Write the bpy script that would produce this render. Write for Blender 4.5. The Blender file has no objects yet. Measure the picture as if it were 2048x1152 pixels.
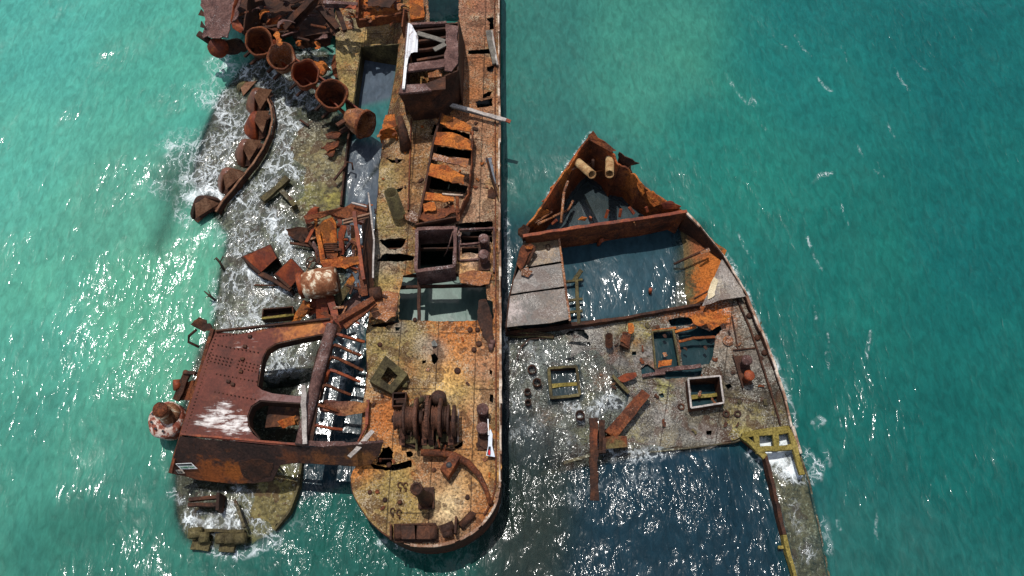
import bpy, math, random
import numpy as np
from mathutils import Vector, Matrix, noise as mnoise
from mathutils.geometry import delaunay_2d_cdt
R = math.radians
random.seed(7)
S = bpy.context.scene
COL = S.collection

# ------------------------------------------------------------------ camera
H, TILT, F = 28.0, R(25), 1577.0
ct, st = math.cos(TILT), math.sin(TILT)

def U(px, py, z=0.0):
    """world point at height z seen at photo position (px, py)"""
    a, b = (px - 1024) / F, (576 - py) / F
    dx, dy, dz = a, st + b * ct, -ct + b * st
    s = (z - H) / dz
    return Vector((dx * s, dy * s, z))

def V2P(x, y, z):
    rx, ry, rz = x, y, z - H
    d = ry * st - rz * ct
    u = ry * ct + rz * st
    return 1024 + F * rx / d, 576 - F * u / d

cam_d = bpy.data.cameras.new('camera')
cam = bpy.data.objects.new('camera', cam_d)
COL.objects.link(cam)
cam.location = (0, 0, H)
cam.rotation_euler = (TILT, 0, 0)
cam_d.sensor_width = 36
cam_d.lens = 36 * F / 2048
cam_d.clip_end = 3000
S.camera = cam

# ------------------------------------------------------------------ light
sun_dir = Vector((-0.15, 0.32, 1.0)).normalized()
sd = bpy.data.lights.new('sun', 'SUN')
sd.energy = 3.9
sd.angle = R(0.5)
sd.color = (1.0, 0.965, 0.91)
sun = bpy.data.objects.new('sun', sd)
COL.objects.link(sun)
sun.rotation_euler = sun_dir.to_track_quat('Z', 'Y').to_euler()
W = bpy.data.worlds.new('World')
S.world = W
W.use_nodes = True
wn = W.node_tree
bg = wn.nodes['Background']
sky = wn.nodes.new('ShaderNodeTexSky')
sky.sky_type = 'NISHITA'
sky.sun_disc = False
sky.sun_elevation = math.asin(sun_dir.z)
sky.sun_rotation = math.atan2(sun_dir.x, sun_dir.y)
sky.air_density = 1.0
sky.dust_density = 1.5
# broken white cloud overhead
wtc = wn.nodes.new('ShaderNodeTexCoord'); wno = wn.nodes.new('ShaderNodeTexNoise'); wmr = wn.nodes.new('ShaderNodeMapRange'); wmx = wn.nodes.new('ShaderNodeMix')
wno.inputs['Scale'].default_value = 2.6; wno.inputs['Detail'].default_value = 7; wno.inputs['Roughness'].default_value = 0.6
wmr.interpolation_type = 'SMOOTHSTEP'; wmr.inputs[1].default_value = 0.44; wmr.inputs[2].default_value = 0.66
wmx.data_type = 'RGBA'; wmx.inputs[7].default_value = (7.0, 7.2, 7.5, 1)
wn.links.new(wtc.outputs['Generated'], wno.inputs['Vector']); wn.links.new(wno.outputs['Fac'], wmr.inputs[0]); wn.links.new(wmr.outputs[0], wmx.inputs[0])
wn.links.new(sky.outputs[0], wmx.inputs[6]); wn.links.new(wmx.outputs[2], bg.inputs[0])
bg.inputs[1].default_value = 0.12
S.view_settings.view_transform = 'Standard'
S.view_settings.look = 'None'
S.view_settings.gamma = 1
S.view_settings.exposure = 0.0
S.render.engine = 'CYCLES'
S.cycles.use_denoising = True
S.cycles.denoiser = 'OPENIMAGEDENOISE'
S.cycles.denoising_input_passes = 'RGB_ALBEDO_NORMAL'
S.cycles.sample_clamp_indirect = 4
S.cycles.max_bounces = 6
S.cycles.transparent_max_bounces = 8
S.cycles.caustics_reflective = False
S.cycles.caustics_refractive = False

# ------------------------------------------------------------------ nodes
def lin(r, g, b):
    def f(c):
        c /= 255.0
        return c / 12.92 if c <= 0.04045 else ((c + 0.055) / 1.055) ** 2.4
    return (f(r), f(g), f(b))

class NT:
    def __init__(self, name):
        self.m = bpy.data.materials.new(name)
        self.m.use_nodes = True
        self.t = self.m.node_tree
        self.t.nodes.clear()
        self.out = self.n('ShaderNodeOutputMaterial')
    def n(self, kind, **kw):
        o = self.t.nodes.new(kind)
        for k, v in kw.items():
            setattr(o, k, v)
        return o
    def set(self, sock, v):
        if hasattr(v, 'is_output'):
            self.t.links.new(v, sock)
        elif isinstance(v, (tuple, list)) and len(v) == 3 and sock.type == 'RGBA':
            sock.default_value = (*v, 1)
        else:
            sock.default_value = v
    def math(self, op, a, b=0.0, c=None, clamp=False):
        o = self.n('ShaderNodeMath', operation=op, use_clamp=clamp)
        self.set(o.inputs[0], a); self.set(o.inputs[1], b)
        if c is not None: self.set(o.inputs[2], c)
        return o.outputs[0]
    def vmul(self, v, s):
        o = self.n('ShaderNodeVectorMath', operation='MULTIPLY')
        self.set(o.inputs[0], v); o.inputs[1].default_value = s
        return o.outputs[0]
    def noise(self, vec, scale, detail=4, rough=0.55, dist=0.0, col=False):
        o = self.n('ShaderNodeTexNoise')
        self.set(o.inputs['Vector'], vec)
        o.inputs['Scale'].default_value = scale
        o.inputs['Detail'].default_value = detail
        o.inputs['Roughness'].default_value = rough
        o.inputs['Distortion'].default_value = dist
        return o.outputs['Color' if col else 'Fac']
    def smooth(self, v, a, b):
        o = self.n('ShaderNodeMapRange', interpolation_type='SMOOTHSTEP')
        self.set(o.inputs[0], v)
        self.set(o.inputs[1], a); self.set(o.inputs[2], b)
        return o.outputs[0]
    def ramp(self, v, stops):
        o = self.n('ShaderNodeValToRGB')
        e = o.color_ramp.elements
        while len(e) < len(stops): e.new(0.5)
        for el, (p, c) in zip(e, stops):
            el.position = p; el.color = (*c, 1)
        self.set(o.inputs[0], v)
        return o.outputs[0]
    def mix(self, f, a, b, mode='MIX'):
        o = self.n('ShaderNodeMix', data_type='RGBA', blend_type=mode)
        self.set(o.inputs[0], f); self.set(o.inputs[6], a); self.set(o.inputs[7], b)
        return o.outputs[2]
    def attr(self, name):
        o = self.n('ShaderNodeAttribute', attribute_name=name)
        return o
    def bump(self, h, strength, dist, normal=None):
        o = self.n('ShaderNodeBump')
        self.set(o.inputs['Height'], h)
        o.inputs['Strength'].default_value = strength
        o.inputs['Distance'].default_value = dist
        return o.outputs[0]
    def pos(self):
        return self.n('ShaderNodeNewGeometry').outputs['Position']

def rust(name, stops, scale=1.0, grain=0.5, pits=0.0, speck=None, speck_t=0.68, rough=0.8, spec=0.14,
         bump=0.6, seams=None, streak=None, wet=0.0, patches=(), contrast=1.9):
    t = NT(name)
    p = t.pos()
    warp = t.noise(p, scale * 2.3, 3, 0.6, col=True)
    n1 = t.noise(p, scale, 10, 0.68, 0.5)
    n1 = t.math('MULTIPLY_ADD', n1, contrast, 0.5 - contrast / 2, True)
    c = t.ramp(n1, stops)
    for k, (prgb, psc, pth, pst) in enumerate(patches):
        mp_ = t.n('ShaderNodeMapping'); mp_.inputs['Location'].default_value = (7.3 * k, 3.1 * k, 0); t.set(mp_.inputs['Vector'], p)
        pn = t.noise(mp_.outputs[0], psc, 9, 0.72, 0.6)
        c = t.mix(t.math('MULTIPLY', t.smooth(pn, pth - 0.10, pth + 0.13), pst), c, prgb)
    # stains with a place of their own, kept per vertex
    z = t.attr('stain'); zw = t.attr('stain_amount').outputs['Fac']
    n3 = t.noise(p, scale * 2.6, 8, 0.7, 0.3)
    zf = t.math('ADD', zw, t.math('MULTIPLY', t.math('SUBTRACT', n3, 0.5), 2.2))
    zf = t.smooth(t.math('MULTIPLY', zf, t.math('GREATER_THAN', zw, 0.02)), 0.15, 0.82)
    c = t.mix(t.math('MULTIPLY', zf, 0.88), c, z.outputs['Color'])
    # grain
    n2 = t.noise(p, scale * 9, 9, 0.75, 0.2)
    g = t.ramp(n2, [(0.34, (1 - grain * 1.1,) * 3), (0.5, (1,) * 3), (0.66, (1 + grain * 1.0,) * 3)])
    c = t.mix(1.0, c, g, 'MULTIPLY')
    hgt = t.math('MULTIPLY_ADD', n1, 0.5, n2)
    if pits:
        vo = t.n('ShaderNodeTexVoronoi')
        add = t.n('ShaderNodeVectorMath', operation='ADD')
        t.set(add.inputs[0], p); t.set(add.inputs[1], t.vmul(warp, (0.5,) * 3))
        t.set(vo.inputs['Vector'], add.outputs[0]); vo.inputs['Scale'].default_value = 4.2
        n4 = t.noise(p, 1.7, 2, 0.5)
        thr = t.math('MULTIPLY', t.smooth(n4, 0.42, 0.75), 0.34 * pits + 0.07)
        pf = t.math('SUBTRACT', 1.0, t.smooth(vo.outputs['Distance'], t.math('MULTIPLY', thr, 0.55), thr))
        c = t.mix(t.math('MULTIPLY', pf, 0.6), c, (0.06, 0.026, 0.014))
        hgt = t.math('SUBTRACT', hgt, t.math('MULTIPLY', pf, 0.5))
    if speck:
        n5 = t.noise(p, scale * 16, 6, 0.7)
        n6 = t.noise(p, scale * 0.9, 4, 0.6)
        sf = t.smooth(t.math('MULTIPLY_ADD', n6, 0.35, t.math('MULTIPLY', n5, 0.75)), speck_t - 0.09, speck_t + 0.05)
        c = t.mix(t.math('MULTIPLY', sf, 0.8), c, speck)
    if streak:     # droppings and run-off marks: (colour, direction vector scale, threshold)
        col, sc, th = streak
        m = t.n('ShaderNodeMapping'); m.inputs['Scale'].default_value = sc
        t.set(m.inputs['Vector'], p)
        n7 = t.math('ADD', t.math('MULTIPLY', t.noise(m.outputs[0], 1.0, 7, 0.7, 0.7), 0.72), t.math('MULTIPLY', t.noise(p, 3.2, 8, 0.75), 0.28))
        sa = t.attr('streak').outputs['Fac']
        sf = t.math('MULTIPLY', t.smooth(t.math('ADD', n7, t.math('MULTIPLY', sa, 0.5)), th, th + 0.17), 0.9)
        c = t.mix(t.math('MULTIPLY', sf, t.smooth(sa, 0.02, 0.3)), c, col)
    if seams:      # plate laps: spacing x, spacing y
        br = t.n('ShaderNodeTexBrick')
        add = t.n('ShaderNodeVectorMath', operation='ADD')
        t.set(add.inputs[0], p); t.set(add.inputs[1], t.vmul(warp, (0.06,) * 3))
        rot = t.n('ShaderNodeMapping'); rot.inputs['Rotation'].default_value = (0, 0, R(90 + seams[2]))
        t.set(rot.inputs['Vector'], add.outputs[0])
        t.set(br.inputs['Vector'], rot.outputs[0])
        br.inputs['Scale'].default_value = 1.0
        br.inputs['Brick Width'].default_value = seams[1]; br.inputs['Row Height'].default_value = seams[0]
        br.inputs['Mortar Size'].default_value = 0.022; br.inputs['Mortar Smooth'].default_value = 0.4
        c = t.mix(t.math('MULTIPLY', br.outputs['Fac'], 0.62), c, (0.03, 0.018, 0.012))
        hgt = t.math('SUBTRACT', hgt, t.math('MULTIPLY', br.outputs['Fac'], 0.6))
    b = t.n('ShaderNodeBsdfPrincipled')
    t.set(b.inputs['Base Color'], c)
    if wet:
        wn_ = t.noise(p, 1.1, 5, 0.6)
        wa = t.attr('wet').outputs['Fac']
        wf = t.smooth(t.math('ADD', wn_, t.math('MULTIPLY', wa, 0.6)), 0.72 - wet * 0.2, 0.9 - wet * 0.2)
        t.set(b.inputs['Roughness'], t.math('MULTIPLY_ADD', wf, -(rough - 0.24), rough))
        t.set(b.inputs['Specular IOR Level'], t.math('MULTIPLY_ADD', wf, 0.4, spec))
    else:
        b.inputs['Roughness'].default_value = rough
        b.inputs['Specular IOR Level'].default_value = spec
    t.set(b.inputs['Normal'], t.bump(hgt, bump, 0.05))
    t.t.links.new(b.outputs[0], t.out.inputs[0])
    return t.m

def plain(name, col, rough=0.6, spec=0.4, var=0.35, scale=6, metallic=0.0, dirt=(0.06, 0.035, 0.02), dirt_t=0.62):
    t = NT(name)
    p = t.pos()
    n = t.noise(p, scale, 8, 0.7)
    g = t.ramp(n, [(0.3, (1 - var,) * 3), (0.7, (1 + var * 0.6,) * 3)])
    c = t.mix(1.0, col, g, 'MULTIPLY')
    d = t.smooth(t.noise(p, scale * 0.7, 7, 0.7, 0.6), dirt_t - 0.05, dirt_t + 0.06)
    c = t.mix(t.math('MULTIPLY', d, 0.85), c, dirt)
    b = t.n('ShaderNodeBsdfPrincipled')
    t.set(b.inputs['Base Color'], c)
    b.inputs['Roughness'].default_value = rough
    b.inputs['Specular IOR Level'].default_value = spec
    b.inputs['Metallic'].default_value = metallic
    t.set(b.inputs['Normal'], t.bump(n, 0.5, 0.03))
    t.t.links.new(b.outputs[0], t.out.inputs[0])
    return t.m

# palette (base colours)
DK = (0.020, 0.012, 0.009); BR = (0.060, 0.024, 0.013); RB = (0.115, 0.034, 0.018); OR = (0.36, 0.115, 0.025)
LO = (0.48, 0.20, 0.055); OL = (0.21, 0.155, 0.055); YO = (0.26, 0.18, 0.055); PK = (0.25, 0.125, 0.068); GR = (0.13, 0.115, 0.095)
M = {}
M['deck'] = rust('deck_rust', [(0.0, (0.018, 0.010, 0.006)), (0.22, (0.06, 0.026, 0.012)), (0.38, (0.12, 0.062, 0.022)), (0.5, (0.165, 0.10, 0.033)), (0.62, (0.24, 0.075, 0.018)), (0.76, (0.32, 0.15, 0.04)), (0.88, (0.36, 0.24, 0.10)), (1.0, (0.46, 0.34, 0.19))],
                 1.25, 1.0, contrast=2.5, pits=0.4, speck=(0.50, 0.40, 0.27), speck_t=0.65, seams=(1.35, 4.2, 0.5), bump=1.0,
                 patches=[((0.065, 0.032, 0.018), 0.9, 0.57, 0.8), ((0.13, 0.045, 0.018), 1.7, 0.58, 0.75), ((0.20, 0.17, 0.10), 0.7, 0.6, 0.5), ((0.028, 0.016, 0.011), 3.1, 0.63, 0.85)])
M['deck_dark'] = rust('wet_deck', [(0.0, (0.010, 0.008, 0.006)), (0.3, (0.028, 0.021, 0.015)), (0.5, (0.052, 0.042, 0.032)), (0.7, (0.082, 0.064, 0.034)), (1.0, (0.13, 0.11, 0.085))],
                      1.3, 0.9, pits=0.3, speck=(0.42, 0.40, 0.34), speck_t=0.645, seams=(1.9, 5.0, 12), rough=0.72, bump=0.95, wet=0.55,
                      patches=[((0.022, 0.017, 0.013), 0.6, 0.55, 0.75), ((0.15, 0.12, 0.055), 0.9, 0.6, 0.7), ((0.13, 0.05, 0.022), 1.5, 0.64, 0.7), ((0.16, 0.15, 0.14), 1.1, 0.61, 0.6)])
M['awash'] = rust('awash_deck', [(0.0, (0.014, 0.012, 0.008)), (0.35, (0.05, 0.04, 0.023)), (0.6, (0.095, 0.077, 0.04)), (0.8, (0.14, 0.115, 0.062)), (1.0, (0.19, 0.17, 0.12))],
                  0.7, 0.8, pits=0.3, speck=(0.5, 0.48, 0.36), speck_t=0.67, rough=0.5, bump=0.9, wet=0.5, patches=[((0.022, 0.022, 0.022), 0.7, 0.52, 0.8), ((0.15, 0.13, 0.06), 0.8, 0.6, 0.6)])
M['lichen'] = rust('weed_grown_steel', [(0.0, (0.05, 0.04, 0.012)), (0.4, (0.17, 0.13, 0.03)), (0.7, (0.215, 0.165, 0.045)), (1.0, (0.30, 0.24, 0.10))],
                   1.6, 0.7, rough=0.75, bump=0.9)
M['olive'] = rust('mossy_steel', [(0.0, (0.02, 0.016, 0.010)), (0.4, (0.058, 0.046, 0.023)), (0.7, (0.105, 0.085, 0.036)), (1.0, (0.15, 0.125, 0.07))],
                  1.5, 0.6, rough=0.75, bump=0.8)
M['rust'] = rust('brown_rust', [(0.0, (0.018, 0.009, 0.007)), (0.25, (0.05, 0.018, 0.010)), (0.48, (0.115, 0.034, 0.015)), (0.72, (0.17, 0.052, 0.018)), (1.0, (0.29, 0.095, 0.025))], 1.6, 0.7, speck=(0.4, 0.26, 0.18), speck_t=0.72, rough=0.75, patches=[((0.03, 0.015, 0.010), 1.1, 0.55, 0.75), ((0.30, 0.085, 0.018), 2.4, 0.63, 0.7)])
M['dark'] = rust('dark_rust', [(0.0, (0.012, 0.008, 0.006)), (0.4, (0.034, 0.017, 0.012)), (0.65, (0.065, 0.026, 0.014)), (1.0, (0.15, 0.055, 0.025))], 1.5, 0.5, rough=0.7, speck=(0.2, 0.13, 0.1), speck_t=0.74)
M['red'] = rust('red_brown_rust', [(0.0, (0.04, 0.012, 0.008)), (0.4, (0.13, 0.025, 0.010)), (0.7, (0.24, 0.05, 0.014)), (1.0, (0.28, 0.10, 0.05))], 1.4, 0.4, rough=0.55, spec=0.22, bump=0.4, patches=[((0.05, 0.018, 0.012), 1.5, 0.57, 0.7), ((0.33, 0.10, 0.02), 2.6, 0.62, 0.7)])
M['orange'] = rust('orange_rust', [(0.0, (0.09, 0.025, 0.012)), (0.3, (0.28, 0.065, 0.014)), (0.6, OR), (0.85, (0.50, 0.15, 0.02)), (1.0, LO)], 1.9, 0.75, rough=0.85, pits=0.12, patches=[((0.12, 0.035, 0.014), 2.3, 0.57, 0.75)])
M['flake'] = rust('flaking_rust', [(0.0, (0.035, 0.016, 0.012)), (0.35, (0.14, 0.055, 0.03)), (0.6, (0.26, 0.10, 0.035)), (0.8, PK), (1.0, (0.48, 0.34, 0.24))],
                  1.2, 0.55, pits=0.4, speck=(0.6, 0.5, 0.42), speck_t=0.66)
M['mauve'] = rust('purple_brown_rust', [(0.0, (0.022, 0.012, 0.011)), (0.4, (0.075, 0.036, 0.030)), (0.7, (0.14, 0.075, 0.062)), (1.0, (0.33, 0.23, 0.21))], 1.5, 0.55, rough=0.7, speck=(0.55, 0.5, 0.48), speck_t=0.69)
M['plate'] = rust('painted_red_plate', [(0.0, (0.04, 0.013, 0.010)), (0.4, (0.085, 0.021, 0.013)), (0.7, (0.115, 0.029, 0.018)), (1.0, (0.18, 0.065, 0.042))], 1.1, 0.3, rough=0.6, spec=0.16, bump=0.3, patches=[((0.05, 0.018, 0.013), 0.8, 0.56, 0.6), ((0.17, 0.05, 0.022), 1.6, 0.63, 0.6)],
                  streak=((0.72, 0.68, 0.64), (1.6, 8.0, 3.0), 1.0))
M['wood'] = rust('weathered_wood', [(0.0, (0.10, 0.085, 0.075)), (0.5, (0.33, 0.29, 0.26)), (1.0, (0.55, 0.50, 0.46))], 3.0, 0.4, rough=0.85, bump=0.5)
M['greywood'] = rust('grey_timber', [(0.0, (0.05, 0.045, 0.04)), (0.5, (0.14, 0.125, 0.105)), (1.0, (0.26, 0.235, 0.19))], 3.0, 0.5, rough=0.8, bump=0.6)
M['strip'] = rust('worn_pale_edge', [(0.0, (0.08, 0.035, 0.02)), (0.42, (0.22, 0.12, 0.075)), (0.62, (0.46, 0.37, 0.29)), (1.0, (0.62, 0.55, 0.48))], 1.4, 0.35, rough=0.7)
M['grey'] = rust('grey_deck_plate', [(0.0, (0.024, 0.018, 0.013)), (0.4, (0.05, 0.039, 0.03)), (0.7, (0.078, 0.065, 0.054)), (1.0, (0.13, 0.115, 0.10))], 1.5, 0.75, rough=0.45, spec=0.5, bump=0.35, wet=0.45, pits=0.2, speck=(0.4, 0.36, 0.32), speck_t=0.66,
                 patches=[((0.10, 0.055, 0.028), 0.9, 0.52, 0.7), ((0.03, 0.024, 0.02), 1.8, 0.6, 0.7)])
M['white'] = plain('white_paint', (0.72, 0.71, 0.69), 0.5, 0.4, 0.25, 8)
M['sheetwhite'] = plain('pale_corrugated_sheet', (0.66, 0.65, 0.66), 0.55, 0.4, 0.25, 4, dirt=(0.25, 0.19, 0.16))
M['patchwhite'] = rust('rust_with_white_scale', [(0.0, (0.05, 0.02, 0.012)), (0.4, (0.20, 0.075, 0.035)), (0.52, (0.30, 0.15, 0.08)), (0.6, (0.62, 0.52, 0.38)), (1.0, (0.72, 0.66, 0.52))], 1.9, 0.35)
M['redwhite'] = rust('worn_white_over_red', [(0.0, (0.08, 0.02, 0.012)), (0.46, (0.22, 0.06, 0.035)), (0.56, (0.50, 0.40, 0.34)), (1.0, (0.66, 0.58, 0.52))], 2.0, 0.3, rough=0.65)
M['green'] = plain('green_letters', (0.03, 0.16, 0.07), 0.5, 0.3, 0.1, 8, dirt_t=0.9)
M['black'] = plain('black_marking_and_hole_shade', (0.02, 0.02, 0.022), 0.5, 0.3, 0.1, 8, dirt_t=0.9)
M['redmark'] = plain('red_marking', (0.55, 0.02, 0.03), 0.5, 0.3, 0.1, 8, dirt_t=0.9)
M['cream'] = rust('cream_scale', [(0.0, (0.30, 0.22, 0.13)), (0.5, (0.55, 0.46, 0.30)), (1.0, (0.66, 0.58, 0.44))], 2.0, 0.3)
M['facep'] = rust('dark_face_plate', [(0.0, (0.014, 0.010, 0.009)), (0.4, (0.032, 0.018, 0.015)), (0.7, (0.055, 0.026, 0.019)), (1.0, (0.10, 0.05, 0.03))], 1.4, 0.5, rough=0.65)  # darker plate colour for the sloping outer face
M['tan'] = rust('tan_rust', [(0.0, (0.12, 0.05, 0.02)), (0.35, (0.30, 0.16, 0.07)), (0.7, (0.46, 0.31, 0.15)), (1.0, (0.52, 0.42, 0.28))], 2.2, 0.5)
M['shell'] = rust('bucket_shell_rust', [(0.0, (0.05, 0.02, 0.012)), (0.4, (0.115, 0.042, 0.022)), (0.7, (0.17, 0.06, 0.03)), (1.0, (0.24, 0.10, 0.05))], 1.3, 0.35, rough=0.33, spec=0.55, bump=0.2)
M['bback'] = rust('bucket_back_rust', [(0.0, (0.06, 0.026, 0.015)), (0.5, (0.15, 0.07, 0.038)), (1.0, (0.27, 0.15, 0.09))], 1.8, 0.5, rough=0.6)
M['winch'] = rust('winch_iron', [(0.0, (0.016, 0.009, 0.007)), (0.35, (0.055, 0.025, 0.016)), (0.65, (0.105, 0.042, 0.024)), (1.0, (0.21, 0.10, 0.06))], 2.2, 0.7, rough=0.6, spec=0.2, bump=0.6)
M['winch2'] = rust('winch_iron_dark', [(0.0, (0.009, 0.007, 0.006)), (0.5, (0.04, 0.019, 0.013)), (0.8, (0.075, 0.033, 0.02)), (1.0, (0.14, 0.07, 0.045))], 2.2, 0.7, rough=0.6, spec=0.2, bump=0.6)
M['weed'] = plain('dark_seaweed', (0.05, 0.035, 0.02), 0.7, 0.3, 0.5, 8)
M['paleblue'] = plain('pale_plastic', (0.62, 0.66, 0.72), 0.4, 0.5, 0.15, 6, dirt_t=0.75)
M['bluegrey'] = plain('bluegrey_paint', (0.20, 0.22, 0.25), 0.6, 0.4, 0.4, 6, dirt_t=0.55)
M['silt'] = rust('sunken_silt', [(0.0, (0.02, 0.022, 0.015)), (0.5, (0.07, 0.06, 0.035)), (1.0, (0.13, 0.11, 0.07))], 0.6, 0.6)

# ------------------------------------------------------------------ mesh builder
def jag(pts, amp, step, seed=0, closed=True, grow=0.0):
    """ragged copy of an outline (2D or 3D vectors)"""
    rnd = random.Random(seed)
    out = []
    n = len(pts)
    for i in range(n if closed else n - 1):
        a, b = Vector(pts[i]), Vector(pts[(i + 1) % n])
        L = (b - a).length
        k = max(1, int(L / step))
        d = (b - a)
        perp = Vector((-d.y, d.x)) if len(a) == 2 else Vector((-d.y, d.x, 0))
        if perp.length > 1e-9: perp.normalize()
        for j in range(k):
            q = a.lerp(b, j / k)
            if amp:
                q = q + perp * (rnd.uniform(-1, 1) ** 3 * amp * (1.0 if j else 0.35))
            out.append(q)
    if not closed: out.append(Vector(pts[-1]))
    return out

class MB:
    def __init__(self):
        self.v = []; self.f = []; self.sm = []
    def add(self, vs, fs, smooth=False):
        o = len(self.v)
        self.v += [tuple(x) for x in vs]
        self.f += [[i + o for i in f] for f in fs]
        self.sm += [smooth] * len(fs)
    # flat-ish sheet seen from above, with holes
    def sheet(self, outline, zf, thick=0.03, holes=(), res=0.35, amp=0.0, step=0.15, seed=1, hamp=0.03):
        z_ = zf if callable(zf) else (lambda x, y: zf)
        polys = [jag([Vector(p[:2]) for p in outline], amp, step, seed)]
        for k, h in enumerate(holes):
            polys.append(jag([Vector(p[:2]) for p in h], hamp, 0.09, seed + 31 * k + 5))
        vs, es = [], []
        for pl in polys:
            o = len(vs); vs += [Vector(p[:2]) for p in pl]
            es += [(o + i, o + (i + 1) % len(pl)) for i in range(len(pl))]
        xs = [p.x for p in polys[0]]; ys = [p.y for p in polys[0]]
        if res:
            rnd = random.Random(seed)
            nx = int((max(xs) - min(xs)) / res); ny = int((max(ys) - min(ys)) / res)
            for i in range(1, nx + 1):
                for j in range(1, ny + 1):
                    vs.append(Vector((min(xs) + i * res + rnd.uniform(-.2, .2) * res, min(ys) + j * res + rnd.uniform(-.2, .2) * res)))
        rv, re_, rf, _, _, _ = delaunay_2d_cdt(vs, es, [], 0, 1e-5)
        cen = np.array([[sum(rv[i].x for i in f) / 3, sum(rv[i].y for i in f) / 3] for f in rf])
        inside = np.zeros(len(rf), bool)
        for pl in polys:
            inside ^= inpoly(cen[:, 0], cen[:, 1], [(p.x, p.y) for p in pl])
        fs = [list(f) for f, k in zip(rf, inside) if k]
        used = sorted({i for f in fs for i in f}); mp = {i: k for k, i in enumerate(used)}
        top = [(rv[i].x, rv[i].y, z_(rv[i].x, rv[i].y)) for i in used]
        n = len(top)
        bot = [(x, y, z - thick) for x, y, z in top]
        fs = [[mp[i] for i in f] for f in fs]
        cnt = {}
        for f in fs:
            for a, b in zip(f, f[1:] + f[:1]):
                cnt[(a, b)] = 1
        side = [[b, a, a + n, b + n] for (a, b) in cnt if (b, a) not in cnt]
        self.add(top + bot, fs + [[i + n for i in reversed(f)] for f in fs] + side)
        return self
    # extruded planar polygon in any orientation
    def slab(self, pts, thick=0.03, amp=0.0, step=0.12, seed=1, n=None):
        pts = [Vector(p) for p in pts]
        if n is None:
            n = Vector((0, 0, 0))
            c = sum(pts, Vector()) / len(pts)
            for a, b in zip(pts, pts[1:] + pts[:1]): n += (a - c).cross(b - c)
            n.normalize()
        n = Vector(n)
        if n.z < 0:
            pts.reverse(); n = -n
        if amp:
            rnd = random.Random(seed); out = []
            for a, b in zip(pts, pts[1:] + pts[:1]):
                k = max(1, int((b - a).length / step)); pr = n.cross(b - a)
                if pr.length: pr.normalize()
                for j in range(k): out.append(a.lerp(b, j / k) + pr * rnd.uniform(-1, 1) ** 3 * amp)
            pts = out
        k = len(pts)
        self.add(pts + [p - n * thick for p in pts], [list(range(k)), list(range(2 * k - 1, k - 1, -1))] + [[(i + 1) % k, i, i + k, (i + 1) % k + k] for i in range(k)])
        return self
    # upright (or leaning) plate along a polyline of top points
    def wall(self, tops, zbot, thick=0.04, amp=0.0, step=0.2, seed=1, closed=False, lean=(0, 0)):
        rnd = random.Random(seed)
        P = [Vector(p) for p in tops]
        Q = []
        m = len(P)
        for i in range(m if closed else m - 1):
            a, b = P[i], P[(i + 1) % m]
            k = max(1, int((b - a).length / step))
            for j in range(k):
                q = a.lerp(b, j / k)
                if amp: q.z -= abs(rnd.uniform(-1, 1)) ** 2.5 * amp
                Q.append(q)
        if not closed: Q.append(P[-1].copy())
        n = len(Q)
        vs = []
        for i, q in enumerate(Q):
            a = Q[(i - 1) % n] if (closed or i > 0) else Q[i]
            b = Q[(i + 1) % n] if (closed or i < n - 1) else Q[i]
            d = Vector((b.x - a.x, b.y - a.y, 0))
            pr = Vector((-d.y, d.x, 0)).normalized() * thick / 2 if d.length else Vector((thick / 2, 0, 0))
            zb = zbot(q.x, q.y) if callable(zbot) else zbot
            L = Vector((lean[0], lean[1], 0))
            lo = Vector((q.x, q.y, zb)) + L
            vs += [q + pr, q - pr, lo - pr, lo + pr]
        fs = []
        for i in range(n if closed else n - 1):
            a, b = 4 * i, 4 * ((i + 1) % n)
            for j in range(4):
                fs.append([a + j, a + (j + 1) % 4, b + (j + 1) % 4, b + j])
        if not closed:
            fs += [[3, 2, 1, 0], [4 * n - 4, 4 * n - 3, 4 * n - 2, 4 * n - 1]]
        self.add(vs, fs)
        return self
    def bar(self, a, b, w, h, up=(0, 0, 1)):
        a, b = Vector(a), Vector(b)
        d = (b - a).normalized(); u = Vector(up)
        s = d.cross(u)
        if s.length < 1e-4: s = d.cross(Vector((0, 1, 0)))
        s.normalize(); u = s.cross(d).normalized()
        L = (b - a).length
        n = int(L / 0.3)
        if n >= 2:      # corroded edge: sections waste away unevenly
            rb = random.Random(int(a.x * 917 + a.y * 331 + b.x * 77) & 0xffff)
            vs = []
            for i in range(n + 1):
                c = a.lerp(b, i / n)
                kw, kh = (w / 2) * rb.uniform(.80, 1.08), (h / 2) * rb.uniform(.84, 1.05)
                c = c + s * rb.uniform(-.10, .10) * w + u * rb.uniform(-.05, .05) * h
                vs += [c - s * kw - u * kh, c + s * kw - u * kh, c + s * kw + u * kh, c - s * kw + u * kh]
            fs = [[0, 1, 2, 3], [4 * n + 3, 4 * n + 2, 4 * n + 1, 4 * n]]
            for i in range(n):
                o = 4 * i
                fs += [[o, o + 4, o + 5, o + 1], [o + 1, o + 5, o + 6, o + 2], [o + 2, o + 6, o + 7, o + 3], [o + 3, o + 7, o + 4, o]]
            self.add(vs, fs)
            return self
        s *= w / 2; u *= h / 2
        self.add([a - s - u, a + s - u, a + s + u, a - s + u, b - s - u, b + s - u, b + s + u, b - s + u],
                 [[0, 1, 2, 3], [7, 6, 5, 4], [0, 4, 5, 1], [1, 5, 6, 2], [2, 6, 7, 3], [3, 7, 4, 0]])
        return self
    def ibeam(self, a, b, w, h, t=0.03, up=(0, 0, 1)):
        a, b = Vector(a), Vector(b); d = (b - a).normalized(); u = Vector(up); s = d.cross(u).normalized(); u = s.cross(d).normalized()
        o = u * (h / 2 - t / 2)
        self.bar(a + o, b + o, w, t, up); self.bar(a - o, b - o, w, t, up); self.bar(a, b, t, h - 2 * t, up)
        return self
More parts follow.
